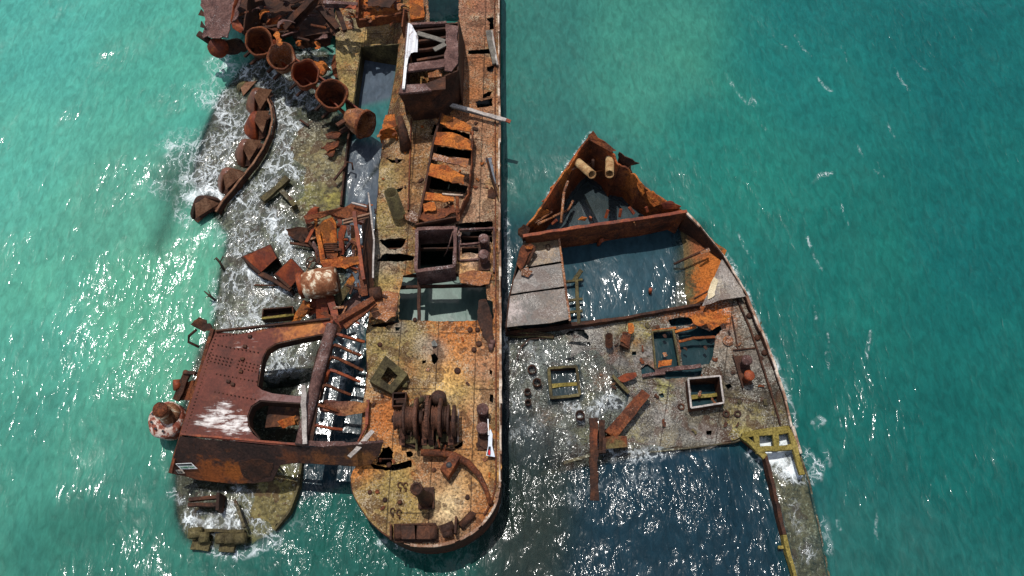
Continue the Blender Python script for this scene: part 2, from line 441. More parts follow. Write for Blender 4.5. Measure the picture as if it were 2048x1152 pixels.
    def tube(self, pts, r, seg=12, hollow=0.0, cap=True, smooth=True):
        """round bar or pipe along points; r number or list; hollow = wall thickness of an open pipe"""
        P = [Vector(p) for p in pts]; n = len(P)
        rs = r if isinstance(r, (list, tuple)) else [r] * n
        frames = []
        up = None
        for i in range(n):
            d = (P[min(i + 1, n - 1)] - P[max(i - 1, 0)]).normalized()
            if up is None: up = Vector((0, 0, 1)) if abs(d.z) < 0.9 else Vector((1, 0, 0))
            s = d.cross(up).normalized(); u = s.cross(d).normalized(); up = u
            frames.append((s, u))
        def ring(off):
            vs = []
            for p, (s, u), rr in zip(P, frames, rs):
                for k in range(seg):
                    a = 2 * math.pi * k / seg
                    vs.append(p + (s * math.cos(a) + u * math.sin(a)) * (rr - off))
            return vs
        def q(o, inv=False):
            fs = []
            for i in range(n - 1):
                for k in range(seg):
                    a, b = o + i * seg + k, o + i * seg + (k + 1) % seg
                    f = [a, b, b + seg, a + seg]
                    fs.append(f[::-1] if inv else f)
            return fs
        outer = ring(0)
        if hollow:
            inner = ring(hollow); m = len(outer)
            self.add(outer + inner, q(0) + q(m, True), smooth)
            fs = []
            for e in (0, (n - 1) * seg):
                for k in range(seg):
                    a, b = e + k, e + (k + 1) % seg
                    fs.append([a, b, b + m, a + m])
            o = len(self.v) - 2 * m
            self.f += [[i + o for i in f] for f in fs]; self.sm += [False] * len(fs)
        else:
            self.add(outer, q(0), smooth)
            o = len(self.v) - len(outer)
            if cap:
                self.f += [[o + k for k in reversed(range(seg))], [o + (n - 1) * seg + k for k in range(seg)]]; self.sm += [False] * 2
        return self
    def lathe(self, c, prof, seg=20, axis=(0, 0, 1), a0=0, a1=2 * math.pi, dent=.07):
        """profile of (radius, height) turned round an axis through c"""
        A = Vector(axis).normalized()
        s = A.cross(Vector((0, 1, 0)) if abs(A.y) < 0.9 else Vector((1, 0, 0))).normalized(); u = A.cross(s)
        full = abs(a1 - a0 - 2 * math.pi) < 1e-6
        m = seg if full else seg + 1
        vs = []
        for r_, h in prof:
            for k in range(m):
                a = a0 + (a1 - a0) * k / seg
                d = s * math.cos(a) + u * math.sin(a)
                wob = 1 + dent * mnoise.noise(Vector(c) * 3.7 + d * 1.6 + A * h * 1.2)
                vs.append(Vector(c) + A * (h + dent * .7 * max(r_, 0) * mnoise.noise(Vector(c) * 1.3 + d * 2.2)) + d * max(r_, 1e-4) * wob)
        fs = []
        for i in range(len(prof) - 1):
            for k in range(seg):
                b, d = i * m + k, i * m + (k + 1) % m
                fs.append([b, d, d + m, b + m])
        self.add(vs, fs, True)
        return self
    def ribbon(self, a, b, w, th=.025, bend=.2, twist=.6, seed=1):
        """bent torn strip of plate between two points"""
        rb = random.Random(seed); a, b = Vector(a), Vector(b); d = (b - a); L = d.length; d.normalize()
        s0 = d.cross(Vector((0, 0, 1))); s0.normalize(); n = 7; vs = []
        bx, bz, tw0 = rb.uniform(-1, 1) * bend * L, rb.uniform(-.3, 1) * bend * L, rb.uniform(-1, 1) * twist
        for i in range(n + 1):
            f = i / n; k = 4 * f * (1 - f)
            c = a.lerp(b, f) + s0 * bx * k + Vector((0, 0, bz * k))
            t_ = tw0 * (f - .3) * 2
            s = s0 * math.cos(t_) + Vector((0, 0, 1)) * math.sin(t_); u = d.cross(s)
            ww = w * .5 * rb.uniform(.55, 1.15) * (0.45 if i in (0, n) else 1)
            o = s * rb.uniform(-.15, .15) * w
            vs += [c + o - s * ww - u * th / 2, c + o + s * ww - u * th / 2, c + o + s * ww + u * th / 2, c + o - s * ww + u * th / 2]
        fs = [[0, 1, 2, 3], [4 * n + 3, 4 * n + 2, 4 * n + 1, 4 * n]]
        for i in range(n):
            o = 4 * i
            fs += [[o, o + 4, o + 5, o + 1], [o + 1, o + 5, o + 6, o + 2], [o + 2, o + 6, o + 7, o + 3], [o + 3, o + 7, o + 4, o]]
        self.add(vs, fs)
        return self
    def build(self, name, mat, parent=None, stains=(), streaks=(), wet=()):
        me = bpy.data.meshes.new(name)
        off = Vector(parent_world(parent)) if parent else Vector()
        W_ = np.array(self.v, dtype=float)
        me.from_pydata([tuple(x) for x in (W_ - np.array(off))], [], self.f)
        me.polygons.foreach_set('use_smooth', self.sm)
        me.update()
        def field(items):
            w = np.zeros(len(W_))
            for px, py, z, r_, s in items:
                c = U(px, py, z); d2 = ((W_ - np.array(c)) ** 2).sum(1)
                w = np.maximum(w, s * np.exp(-d2 / (r_ * r_)))
            return w
        if len(stains):
            wt = np.zeros(len(W_)); col = np.zeros((len(W_), 4)); col[:, 3] = 1; acc = np.full(len(W_), 1e-6); csum = np.zeros((len(W_), 3))
            for px, py, z, r_, rgb, s in stains:
                c = U(px, py, z); d2 = ((W_ - np.array(c)) ** 2).sum(1)
                g = s * np.exp(-d2 / (r_ * r_))
                wt = np.maximum(wt, g); acc += g ** 3; csum += (g ** 3)[:, None] * np.array(rgb)
            col[:, :3] = csum / acc[:, None]
            a = me.attributes.new('stain', 'FLOAT_COLOR', 'POINT'); a.data.foreach_set('color', col.ravel())
            a = me.attributes.new('stain_amount', 'FLOAT', 'POINT'); a.data.foreach_set('value', wt)
        for nm, items in (('streak', streaks), ('wet', wet)):
            if len(items):
                a = me.attributes.new(nm, 'FLOAT', 'POINT'); a.data.foreach_set('value', field(items))
        me.materials.append(mat)
        o = bpy.data.objects.new(name, me)
        COL.objects.link(o)
        if parent: o.parent = parent
        return o

def parent_world(o):
    v = Vector(o.location)
    while o.parent:
        o = o.parent; v += Vector(o.location)
    return v

def inpoly(x, y, poly):
    x = np.asarray(x); y = np.asarray(y)
    r = np.zeros(x.shape, bool); n = len(poly)
    for i in range(n):
        x0, y0 = poly[i]; x1, y1 = poly[(i + 1) % n]
        if y0 == y1: continue
        c = ((y0 > y) != (y1 > y)) & (x < (x1 - x0) * (y - y0) / (y1 - y0) + x0)
        r ^= c
    return r

def segdist(x, y, pts, closed=True):
    d = np.full(np.shape(x), 1e9); n = len(pts)
    for i in range(n if closed else n - 1):
        x0, y0 = pts[i]; x1, y1 = pts[(i + 1) % n]
        dx, dy = x1 - x0, y1 - y0
        t = np.clip(((x - x0) * dx + (y - y0) * dy) / max(dx * dx + dy * dy, 1e-9), 0, 1)
        d = np.minimum(d, np.hypot(x - x0 - t * dx, y - y0 - t * dy))
    return d

def thing(name, loc, label, cat, group=None):
    o = bpy.data.objects.new(name, None)
    o.empty_display_size = 0.3
    o.location = loc
    COL.objects.link(o)
    tag(o, label, cat, group)
    return o

def tag(o, label=None, cat=None, group=None, kind=None):
    if label: o['label'] = label
    if cat: o['category'] = cat
    if group: o['group'] = group
    if kind: o['kind'] = kind
    return o

def UP(pts, z):
    return [U(p[0], p[1], p[2] if len(p) > 2 else z) for p in pts]

def nz(x, y, s=1.0, seed=0.0):
    return mnoise.noise(Vector((x * s, y * s, seed)))
# ================================================================== WATER
def water():
    def axis(lo, hi, step, far):
        core = list(np.arange(lo, hi + 1e-6, step))
        a, d = [], step
        x = hi
        while x < far:
            d *= 1.25; x += d; a.append(x)
        b, d, x = [], step, lo
        while x > -far:
            d *= 1.25; x -= d; b.append(x)
        return np.array(b[::-1] + core + a)
    xs, ys = axis(-27, 27, 0.11, 900), axis(-1.5, 31, 0.11, 900)
    X, Y = np.meshgrid(xs, ys)
    PX, PY = V2P(X, Y, 0 * X)
    bad = (Y * st + H * ct) < 3
    PX = np.where(bad, 1024, np.clip(PX, -900, 3000)); PY = np.where(bad, 1700, np.clip(PY, -500, 1700))
    def mask(poly, w):
        d = segdist(PX, PY, poly); s = np.where(inpoly(PX, PY, poly), d, -d)
        t = np.clip((s + w) / (2 * w), 0, 1); return t * t * (3 - 2 * t)
    def line(pts, w):
        d = segdist(PX, PY, pts, False); return np.exp(-(d / w) ** 2)
    # body colour of the sea: pale over the sand bank, deep blue-green off it
    pts = [(60, 60, 88, 182, 164), (60, 330, 94, 184, 162), (230, 420, 96, 174, 148), (60, 640, 92, 178, 154), (90, 900, 76, 156, 136), (200, 1080, 54, 124, 108), (330, 150, 84, 174, 152),
           (300, 600, 98, 180, 146), (600, 1120, 40, 102, 92), (850, 1130, 36, 96, 86), (1080, 120, 56, 126, 114), (1280, 130, 66, 146, 126), (1100, 300, 52, 116, 108),
           (1450, 300, 36, 128, 114), (1600, 120, 27, 118, 112), (1900, 100, 20, 108, 104), (1700, 500, 28, 116, 105), (1950, 500, 19, 107, 102), (1650, 800, 26, 110, 100), (1900, 900, 22, 106, 98),
           (1750, 1110, 38, 106, 99), (1450, 1060, 34, 76, 90), (1250, 1080, 36, 74, 82), (1060, 1060, 46, 62, 54), (1300, 960, 14, 56, 80), (1060, 800, 34, 46, 48), (1040, 560, 24, 64, 74)]
    num = np.zeros(X.shape + (3,)); den = np.zeros(X.shape)
    for x, y, r, g, b in pts:
        w = 1 / (((PX - x) ** 2 + (PY - y) ** 2) / 1e4 + 0.35) ** 2
        num += w[..., None] * np.array(lin(r, g, b)); den += w
    body = num / den[..., None] * 0.56
    def paint(poly, w, rgb, s=1.0):
        nonlocal body
        m = (mask(poly, w) * s)[..., None]
        body = body * (1 - m) + np.array(lin(*rgb)) * 0.62 * m
    paint(LPORT, 26, (52, 62, 56), 0.85)
    paint(SUNK, 40, (62, 104, 92), 0.45)
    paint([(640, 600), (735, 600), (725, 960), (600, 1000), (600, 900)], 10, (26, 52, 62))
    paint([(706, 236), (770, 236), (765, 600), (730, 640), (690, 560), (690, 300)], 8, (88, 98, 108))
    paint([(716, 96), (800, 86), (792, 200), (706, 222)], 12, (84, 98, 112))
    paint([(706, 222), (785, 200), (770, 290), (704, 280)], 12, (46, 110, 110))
    paint([(720, 380), (1000, -40), (1000, 1000), (770, 1060), (715, 980), (770, 560), (790, 300)], 4, (10, 28, 22))  # shade under the deck painted into the water colour inside the hull
    paint([(795, 535), (990, 535), (990, 660), (795, 660)], 6, (108, 134, 124))
    paint([(1085, 440), (1130, 350), (1180, 290), (1290, 370), (1340, 420), (1340, 450), (1060, 480)], 10, (66, 80, 84))
    paint([(1060, 480), (1375, 430), (1390, 610), (1150, 650)], 10, (52, 82, 92))
    paint([(1290, 640), (1440, 630), (1450, 820), (1290, 800)], 8, (36, 62, 66))
    paint([(1004, 660), (1130, 655), (1180, 900), (1004, 930)], 30, (62, 74, 76), 0.9)
    paint([(1150, 905), (1500, 890), (1545, 960), (1600, 1200), (1120, 1200)], 45, (26, 54, 66), 0.95)
    paint([(1010, 930), (1140, 930), (1110, 1170), (1000, 1170)], 85, (50, 66, 64), 0.85)
    # where the water is shallow and clear over steel
    clear = np.zeros(X.shape)
    clear = np.maximum(clear, mask(LPORT, 6) * 0.9)
    fadeL = np.clip(((PX - 1040) / 90).clip(0, 1) + ((860 - PY) / 80).clip(0, 1), 0.3, 1)
    clear = np.maximum(clear, mask(RDECK, 6) * 0.92 * fadeL)
    clear = np.maximum(clear, mask(RSIDE, 6) * 0.88)
    clear *= 1 - mask([(1255, 600), (1600, 560), (1600, 840), (1255, 840)], 8)
    clear *= 1 - mask([(1092, 734), (1160, 730), (1166, 800), (1098, 806)], 3)
    clear = np.maximum(clear, mask([(1360, 455), (1410, 455), (1400, 620), (1340, 640)], 26) * 0.85)
    clear = np.maximum(clear, mask(SUNK, 25) * 0.5)
    clear = np.maximum(clear, mask([(1140, 370), (1180, 330), (1270, 380), (1290, 420), (1130, 445)], 20) * 0.35)
    clear = np.maximum(clear, mask([(1010, 920), (1150, 925), (1120, 1200), (1000, 1200)], 95) * 0.4)
    # foam and white water: (polyline, width, strength)
    foam = np.zeros(X.shape)
    for pl, w, s in [([(440, 130), (560, 160), (620, 200)], 34, .62), ([(600, 90), (670, 130), (650, 160)], 26, .5), ([(430, 190), (480, 260), (420, 300), (360, 300)], 46, .56),
                     ([(560, 200), (570, 290), (540, 350), (500, 420)], 34, .62), ([(560, 230), (620, 270), (600, 310), (640, 340), (670, 350), (640, 372), (560, 330)], 16, .66),
                     ([(380, 350), (420, 345), (450, 355)], 32, .66), ([(385, 390), (410, 375), (445, 395), (420, 405), (375, 395)], 20, .92), ([(360, 300), (400, 320), (440, 320)], 26, .6),
                     ([(330, 380), (310, 370), (350, 400)], 20, .45), ([(360, 430), (375, 440)], 18, .66), ([(470, 400), (500, 440), (480, 470)], 36, .56), ([(420, 460), (470, 480)], 30, .45),
                     ([(545, 440), (560, 470), (580, 500), (590, 520)], 22, .86), ([(500, 470), (520, 490), (480, 500)], 24, .6), ([(490, 540), (530, 560), (560, 580), (600, 560)], 18, .8),
                     ([(470, 560), (520, 620), (500, 650), (450, 640)], 34, .55), ([(540, 600), (560, 630), (545, 650)], 18, .74), ([(520, 690), (560, 680), (570, 720), (530, 740), (600, 720)], 26, .62),
                     ([(450, 600), (440, 640), (460, 655)], 24, .5), ([(340, 985), (360, 1000)], 14, .6), ([(385, 1040), (420, 1050), (470, 1050), (455, 1020)], 22, .88), ([(500, 1000), (520, 1060), (540, 1080)], 24, .64),
                     ([(420, 1098), (480, 1108), (540, 1090)], 14, .72), ([(480, 980), (490, 1000)], 20, .6), ([(1135, 812), (1150, 815), (1165, 840)], 11, .86), ([(1180, 830), (1215, 800), (1240, 812)], 16, .72),
                     ([(1520, 882), (1535, 890)], 17, 1.12), ([(1560, 878), (1575, 888)], 15, 1.12), ([(1530, 912), (1560, 918), (1590, 945)], 23, 1.1), ([(1500, 905), (1525, 935)], 10, .62),
                     ([(1610, 900), (1640, 930), (1625, 960)], 15, .55), ([(1625, 845), (1640, 835), (1650, 842), (1632, 855)], 7, .58), ([(1640, 880), (1650, 900), (1660, 930)], 9, .48),
                     ([(1625, 365), (1640, 350), (1665, 345)], 5, .62), ([(1585, 1010), (1600, 1080), (1620, 1110)], 22, .42), ([(1540, 960), (1560, 1060), (1590, 1150)], 10, .42), ([(1650, 1040), (1660, 1100)], 14, .42),
                     ([(1240, 905), (1330, 897), (1440, 893)], 9, .55), ([(1150, 1000), (1220, 960), (1300, 950)], 28, .36), ([(1015, 700), (1060, 720), (1050, 800)], 46, .36),
                     ([(1200, 890), (1240, 920), (1340, 905)], 16, .55), ([(1030, 860), (1090, 850), (1150, 890)], 40, .34), ([(650, 730), (690, 745), (670, 780)], 22, .5), ([(640, 830), (660, 835)], 16, .5), ([(700, 690), (715, 720)], 12, .45),
                     ([(620, 950), (640, 1000), (600, 1040)], 24, .36), ([(700, 300), (735, 330), (720, 400)], 20, .40)]:
        foam = np.maximum(foam, line(pl, w * 1.1) * s * 0.98)
    rs = random.Random(11)
    for _ in range(16):
        x0, y0 = rs.uniform(1450, 2030), rs.uniform(60, 470)
        L = rs.uniform(25, 80); a = R(rs.uniform(38, 72))
        foam = np.maximum(foam, line([(x0, y0), (x0 + L * .5 * math.cos(a), y0 + L * .5 * math.sin(a) + 6), (x0 + L * math.cos(a), y0 + L * math.sin(a))], 4.0) * rs.uniform(.32, .5))
    for _ in range(8):
        x0, y0 = rs.uniform(1620, 1760), rs.uniform(560, 1120)
        foam = np.maximum(foam, line([(x0, y0), (x0 + rs.uniform(-14, 14), y0 + rs.uniform(20, 60))], 5) * rs.uniform(.4, .62))
    for pl in ([(1012, 420), (1016, 560), (1012, 700)], [(1452, 512), (1500, 600), (1556, 740), (1592, 850)], [(760, 1086), (860, 1100), (950, 1076), (1000, 1010)], [(1090, 400), (1140, 330), (1180, 270)], [(430, 560), (425, 640)]):
        foam = np.maximum(foam, line(pl, 9) * .58)
    # ripple strength: slack inside the hulls, choppier on the weather side
    rip = np.ones(X.shape) * 0.72
    def ripset(poly, w, v):
        nonlocal rip
        m = mask(poly, w); rip = rip * (1 - m) + v * m
    ripset([(1005, -50), (1500, -50), (1500, 640), (1400, 440), (1180, 250), (1040, 450), (1005, 420)], 120, 0.42)
    ripset([(1500, 150), (2100, 150), (2100, 800), (1620, 800), (1560, 600)], 120, 0.55)
    ripset([(1010, 640), (1200, 640), (1240, 900), (1560, 930), (1620, 1200), (560, 1200), (560, 960), (1000, 1100)], 60, 2.2)
    ripset([(120, 480), (340, 480), (360, 1000), (120, 1000)], 80, 0.95)
    ripset([(795, 400), (1000, -40), (1000, 900), (780, 900)], 4, 0.10)
    ripset([(716, 96), (800, 86), (770, 250), (704, 250)], 10, 0.38)
    ripset([(1110, 360), (1180, 290), (1290, 380), (1310, 430), (1110, 450)], 12, 0.25)
    ripset([(1118, 480), (1370, 440), (1390, 610), (1150, 650)], 10, 0.7)
    ripset([(1290, 640), (1440, 630), (1450, 820), (1290, 800)], 8, 0.55)
    Z = np.zeros(X.shape)
    rnd = random.Random(3)
    for k in range(34):
        lam = rnd.uniform(0.9, 5.5); a = rnd.gauss(R(118), 0.75)
        kx, ky = 2 * math.pi / lam * math.cos(a), 2 * math.pi / lam * math.sin(a)
        Z += 0.0036 * lam ** 0.9 * np.sin(kx * X + ky * Y + rnd.uniform(0, 6.28) + 0.8 * np.sin(0.21 * X + 0.17 * Y + k))
    fade = np.clip(1 - (np.maximum(np.abs(X) - 27, 0) + np.maximum(np.abs(Y - 15) - 17, 0)) / 8, 0, 1)
    Z *= fade * np.clip(rip, 0, 1.2)
    ny, nx = X.shape
    verts = np.stack([X, Y, Z], -1).reshape(-1, 3)
    idx = np.arange(nx * ny).reshape(ny, nx)
    faces = np.stack([idx[:-1, :-1], idx[:-1, 1:], idx[1:, 1:], idx[1:, :-1]], -1).reshape(-1, 4)
    me = bpy.data.meshes.new('water')
    me.vertices.add(len(verts)); me.vertices.foreach_set('co', verts.ravel())
    me.loops.add(faces.size); me.loops.foreach_set('vertex_index', faces.ravel())
    me.polygons.add(len(faces)); me.polygons.foreach_set('loop_start', np.arange(0, faces.size, 4)); me.polygons.foreach_set('loop_total', np.full(len(faces), 4))
    me.polygons.foreach_set('use_smooth', np.ones(len(faces), bool))
    me.update(calc_edges=True)
    for nm, arr in (('foam', foam), ('clear', clear), ('ripple', rip)):
        a = me.attributes.new(nm, 'FLOAT', 'POINT'); a.data.foreach_set('value', arr.ravel())
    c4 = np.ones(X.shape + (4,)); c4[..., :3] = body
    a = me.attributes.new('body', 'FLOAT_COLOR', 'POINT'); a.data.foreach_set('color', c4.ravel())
    # --- material
    t = NT('sea_water'); p = t.pos()
    rp = t.attr('ripple').outputs['Fac']; fo = t.attr('foam').outputs['Fac']; cl = t.attr('clear').outputs['Fac']
    mp = t.n('ShaderNodeMapping'); mp.inputs['Rotation'].default_value = (0, 0, R(28)); mp.inputs['Scale'].default_value = (1.15, 0.5, 1)
    t.set(mp.inputs['Vector'], p); q = mp.outputs[0]
    gust = t.smooth(t.noise(p, 0.17, 4, 0.6), 0.32, 0.68)
    a1 = t.noise(q, 1.35, 1, 0.5, 0.5); a2 = t.noise(q, 3.8, 2, 0.48, 0.7); a3 = t.noise(q, 10.0, 2, 0.5, 0.6)
    h = t.math('MULTIPLY', a1, 0.10)
    h = t.math('MULTIPLY_ADD', a2, 0.044, h)
    h = t.math('MULTIPLY_ADD', a3, 0.0115, h)
    amp = t.math('MULTIPLY', rp, t.math('MULTIPLY_ADD', gust, 1.0, 0.35))
    h = t.math('MULTIPLY', h, amp)
    # foam: torn lacy sheets
    ad = t.n('ShaderNodeVectorMath', operation='ADD'); t.set(ad.inputs[0], p)
    t.set(ad.inputs[1], t.vmul(t.noise(p, 1.6, 4, 0.65, col=True), (0.9, 0.9, 0)))
    fm = t.n('ShaderNodeMapping'); fm.inputs['Rotation'].default_value = (0, 0, R(35)); fm.inputs['Scale'].default_value = (1, 0.55, 1); t.set(fm.inputs['Vector'], ad.outputs[0])
    def lacework(sc, wd):
        vo = t.n('ShaderNodeTexVoronoi', feature='DISTANCE_TO_EDGE'); t.set(vo.inputs['Vector'], fm.outputs[0]); vo.inputs['Scale'].default_value = sc
        return t.math('SUBTRACT', 1.0, t.smooth(vo.outputs['Distance'], 0.0, wd))
    f1 = t.noise(fm.outputs[0], 2.6, 9, 0.7, 0.8)
    f2 = t.noise(p, 1.1, 4, 0.6, 0.4)
    lace = t.math('MAXIMUM', lacework(1.6, 0.065), t.math('MULTIPLY', lacework(4.2, 0.10), 0.8))
    gate = t.smooth(t.math('ADD', fo, t.math('MULTIPLY', t.math('SUBTRACT', f2, 0.5), 0.9)), 0.22, 0.75)
    ff = t.math('MULTIPLY', t.math('MULTIPLY', lace, gate), t.smooth(f1, 0.28, 0.62))
    ff = t.math('ADD', ff, t.math('MULTIPLY', t.smooth(t.math('ADD', t.math('MULTIPLY', fo, 0.9), t.math('SUBTRACT', f1, 0.5)), 0.62, 1.05), 0.95))
    ff = t.math('ADD', ff, t.math('MULTIPLY', t.math('MULTIPLY', gate, f1), 0.09), None, True)
    ff = t.math('MULTIPLY', ff, t.smooth(fo, 0.03, 0.2))
    nrm = t.bump(t.math('MULTIPLY_ADD', ff, 0.02, h), 1.0, 1.0)
    diff = t.n('ShaderNodeBsdfDiffuse')
    bv = t.noise(p, 0.55, 6, 0.6, 0.4)
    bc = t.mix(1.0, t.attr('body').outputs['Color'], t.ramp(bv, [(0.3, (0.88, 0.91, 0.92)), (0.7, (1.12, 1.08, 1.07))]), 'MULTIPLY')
    bank = t.noise(p, 0.13, 5, 0.6, 0.8)
    bc = t.mix(1.0, bc, t.ramp(bank, [(0.3, (0.88, 0.92, 0.94)), (0.5, (1, 1, 1)), (0.7, (1.14, 1.08, 1.03))]), 'MULTIPLY')
    # ripple shading painted into the colour: sky sheen lighter on crests, darker in troughs
    bc = t.mix(1.0, bc, t.ramp(a3, [(0.34, (0.94,) * 3), (0.66, (1.06,) * 3)]), 'MULTIPLY')
    bc = t.mix(1.0, bc, t.ramp(a2, [(0.3, (0.84,) * 3), (0.72, (1.22,) * 3)]), 'MULTIPLY')
    t.set(diff.inputs['Color'], bc); t.set(diff.inputs['Normal'], nrm)
    tr = t.n('ShaderNodeBsdfTransparent'); tr.inputs['Color'].default_value = (0.86, 0.93, 0.92, 1)
    m1 = t.n('ShaderNodeMixShader'); t.set(m1.inputs[0], cl); t.set(m1.inputs[1], diff.outputs[0]); t.set(m1.inputs[2], tr.outputs[0])
    gl = t.n('ShaderNodeBsdfGlossy'); gl.inputs['Roughness'].default_value = 0.09; t.set(gl.inputs['Normal'], nrm)
    gl2 = t.n('ShaderNodeBsdfGlossy'); gl2.inputs['Roughness'].default_value = 0.27; t.set(gl2.inputs['Normal'], nrm)
    gm = t.n('ShaderNodeMixShader'); gm.inputs[0].default_value = 0.26; t.set(gm.inputs[1], gl.outputs[0]); t.set(gm.inputs[2], gl2.outputs[0])
    fr = t.n('ShaderNodeFresnel'); fr.inputs['IOR'].default_value = 1.34; t.set(fr.inputs['Normal'], nrm)
    m2 = t.n('ShaderNodeMixShader'); t.set(m2.inputs[0], fr.outputs[0]); t.set(m2.inputs[1], m1.outputs[0]); t.set(m2.inputs[2], gm.outputs[0])
    fd = t.n('ShaderNodeBsdfDiffuse'); t.set(fd.inputs['Color'], t.mix(t.noise(p, 9, 5, 0.7), (0.62, 0.70, 0.72), (0.86, 0.88, 0.88))); t.set(fd.inputs['Normal'], nrm)
    m3 = t.n('ShaderNodeMixShader'); t.set(m3.inputs[0], t.math('MULTIPLY', ff, 0.92)); t.set(m3.inputs[1], m2.outputs[0]); t.set(m3.inputs[2], fd.outputs[0])
    t.t.links.new(m3.outputs[0], t.out.inputs[0])
    me.materials.append(t.m)
    o = bpy.data.objects.new('water', me); COL.objects.link(o)
    o['kind'] = 'structure'

# ------------------------------------------------------------------ outlines (photo positions)
ZL = 1.7
LPORT = [(540, 90), (480, 140), (440, 190), (412, 250), (395, 300), (380, 350), (400, 400), (455, 470), (436, 560), (428, 640), (398, 700), (374, 780), (356, 880), (348, 960), (350, 1030), (370, 1075),
         (400, 1092), (450, 1098), (500, 1090), (545, 1065), (580, 1025), (598, 975), (606, 900), (635, 790), (648, 690), (690, 640), (694, 500), (680, 410), (702, 255), (668, 210), (655, 100)]
SUNK = [(310, 350), (345, 300), (420, 280), (400, 380), (350, 440), (320, 510), (300, 500), (330, 420)]
RDECK = [(1012, 662), (1140, 652), (1250, 636), (1330, 620), (1440, 600), (1490, 590), (1520, 660), (1550, 740), (1570, 800), (1582, 850), (1500, 862), (1470, 880), (1400, 902), (1300, 912),
         (1240, 922), (1180, 934), (1130, 944), (1060, 962), (1006, 966)]
RSIDE = [(1528, 915), (1598, 900), (1618, 960), (1640, 1060), (1668, 1200), (1602, 1200), (1570, 1060), (1545, 970)]
LDECK = [(998, -70), (999, 200), (1000, 500), (1001, 800), (1001, 960), (996, 1000), (975, 1040), (945, 1067), (905, 1086), (860, 1094), (815, 1090), (775, 1072), (742, 1045), (718, 1010), (705, 985),
         (702, 955), (714, 930), (722, 870), (728, 800), (735, 740), (733, 665), (745, 600), (742, 560), (748, 480), (757, 380), (764, 300), (768, 262), (779, 215), (791, 150), (799, 86), (722, 92), (713, 150),
         (706, 210), (701, 246), (690, 250), (674, 215), (662, 180), (668, 120), (672, 60), (668, -70)]
LDECK[LDECK.index((690, 250)):LDECK.index((672, 60))] = [(696, 246), (694, 222), (690, 190), (676, 150), (672, 110)]
def chaikin(pts, n=2):
    for _ in range(n):
        q = [pts[0]]
        for a, c in zip(pts, pts[1:]):
            q += [(a[0] * .75 + c[0] * .25, a[1] * .75 + c[1] * .25), (a[0] * .25 + c[0] * .75, a[1] * .25 + c[1] * .75)]
        pts = q + [pts[-1]]
    return pts
_i = LDECK.index((702, 955))
RIM = chaikin(LDECK[4:_i + 1])
LDECK[4:_i + 1] = RIM
NB = 4 + len(RIM)
# dark seabed far below the milky water
sb = MB(); sb.add([(-900, -900, -5), (900, -900, -5), (900, 900, -5), (-900, 900, -5)], [[0, 1, 2, 3]])
sb.build('seabed', M['silt'])['kind'] = 'structure'
water()

# ================================================================== LEFT WRECK: standing pontoon
lw = thing('dredge_wreck', U(880, 600, 0), 'long ochre and rust-brown dredge hull with a rounded end, standing clear of the water', 'shipwreck')
holesL = [
    [(797, 640), (799, 585), (806, 552), (832, 545), (915, 546), (921, 566), (946, 571), (971, 566), (975, 600), (986, 604), (986, 640), (900, 643)],
    [(757, 480), (780, 477), (814, 476), (806, 492), (790, 501), (775, 497)],
    [(752, 522), (768, 508), (800, 506), (830, 513), (826, 521), (790, 523), (770, 523)],
    [(838, 462), (908, 458), (906, 540), (836, 541)],
    [(922, 463), (985, 461), (985, 486), (968, 485), (922, 488)],
    [(923, 495), (962, 490), (963, 508), (940, 505), (924, 508)],
    [(912, 446), (985, 442), (985, 454), (912, 459)],
    [(770, 316), (785, 320), (806, 319), (799, 326), (784, 327)],
    [(766, 385), (782, 381), (808, 374), (800, 383), (780, 388)],
    [(736, 650), (790, 641), (796, 630), (798, 646), (760, 655)],
    [(862, 684), (868, 679), (875, 688), (873, 696), (866, 698)],
    [(862, 710), (870, 706), (877, 718), (870, 729), (864, 724)],
    [(844, 722), (852, 720), (852, 726), (845, 728)],
    [(790, 654), (802, 655), (797, 661), (791, 662)],
    [(765, 896), (778, 892), (787, 905), (782, 932), (752, 928)],
    [(812, 903), (822, 902), (826, 912), (814, 914)],
    [(738, 926), (770, 934), (822, 920), (823, 935), (790, 941), (748, 938)],
    [(980, 788), (987, 790), (986, 806), (979, 802)],
    [(979, 738), (985, 742), (984, 750), (980, 748)],
    [(936, 100), (985, 97), (982, 107), (936, 108)],
    [(950, 203), (985, 196), (985, 212), (955, 216)],
    [(965, 188), (985, 180), (980, 192), (966, 196)],
    [(973, 36), (986, 34), (988, 58), (978, 60), (980, 46)],
    [(974, 134), (988, 130), (986, 144), (975, 142)],
    [(908, 893), (926, 882), (925, 892), (912, 898)],
    [(852, -30), (916, -30), (918, 44), (860, 46)],
    [(868, 248), (940, 268), (936, 290), (862, 270)], [(875, 292), (946, 302), (944, 318), (872, 310)], [(862, 352), (936, 372), (930, 388), (856, 376)],
]
def zLp(px, py):
    """deck height: the strips round the rectangular well have sagged"""
    a = min(1, max(0, (812 - px) / 40)) * min(1, max(0, (345 - py) / 70))
    return ZL - 0.85 * a * a * (3 - 2 * a)
def zLf(x, y):
    z = ZL
    for _ in range(6):
        px, py = V2P(x, y, z); z = zLp(px, py)
    return z + 0.035 * nz(x, y, 0.7) + 0.02 * nz(x, y, 2.1, 5)
def UL(pts): return [U(p[0], p[1], zLp(p[0], p[1])) for p in pts]
stL = []
def st_(px, py, r, rgb, s=0.9): stL.append((px, py, zLp(px, py), r, rgb, s))
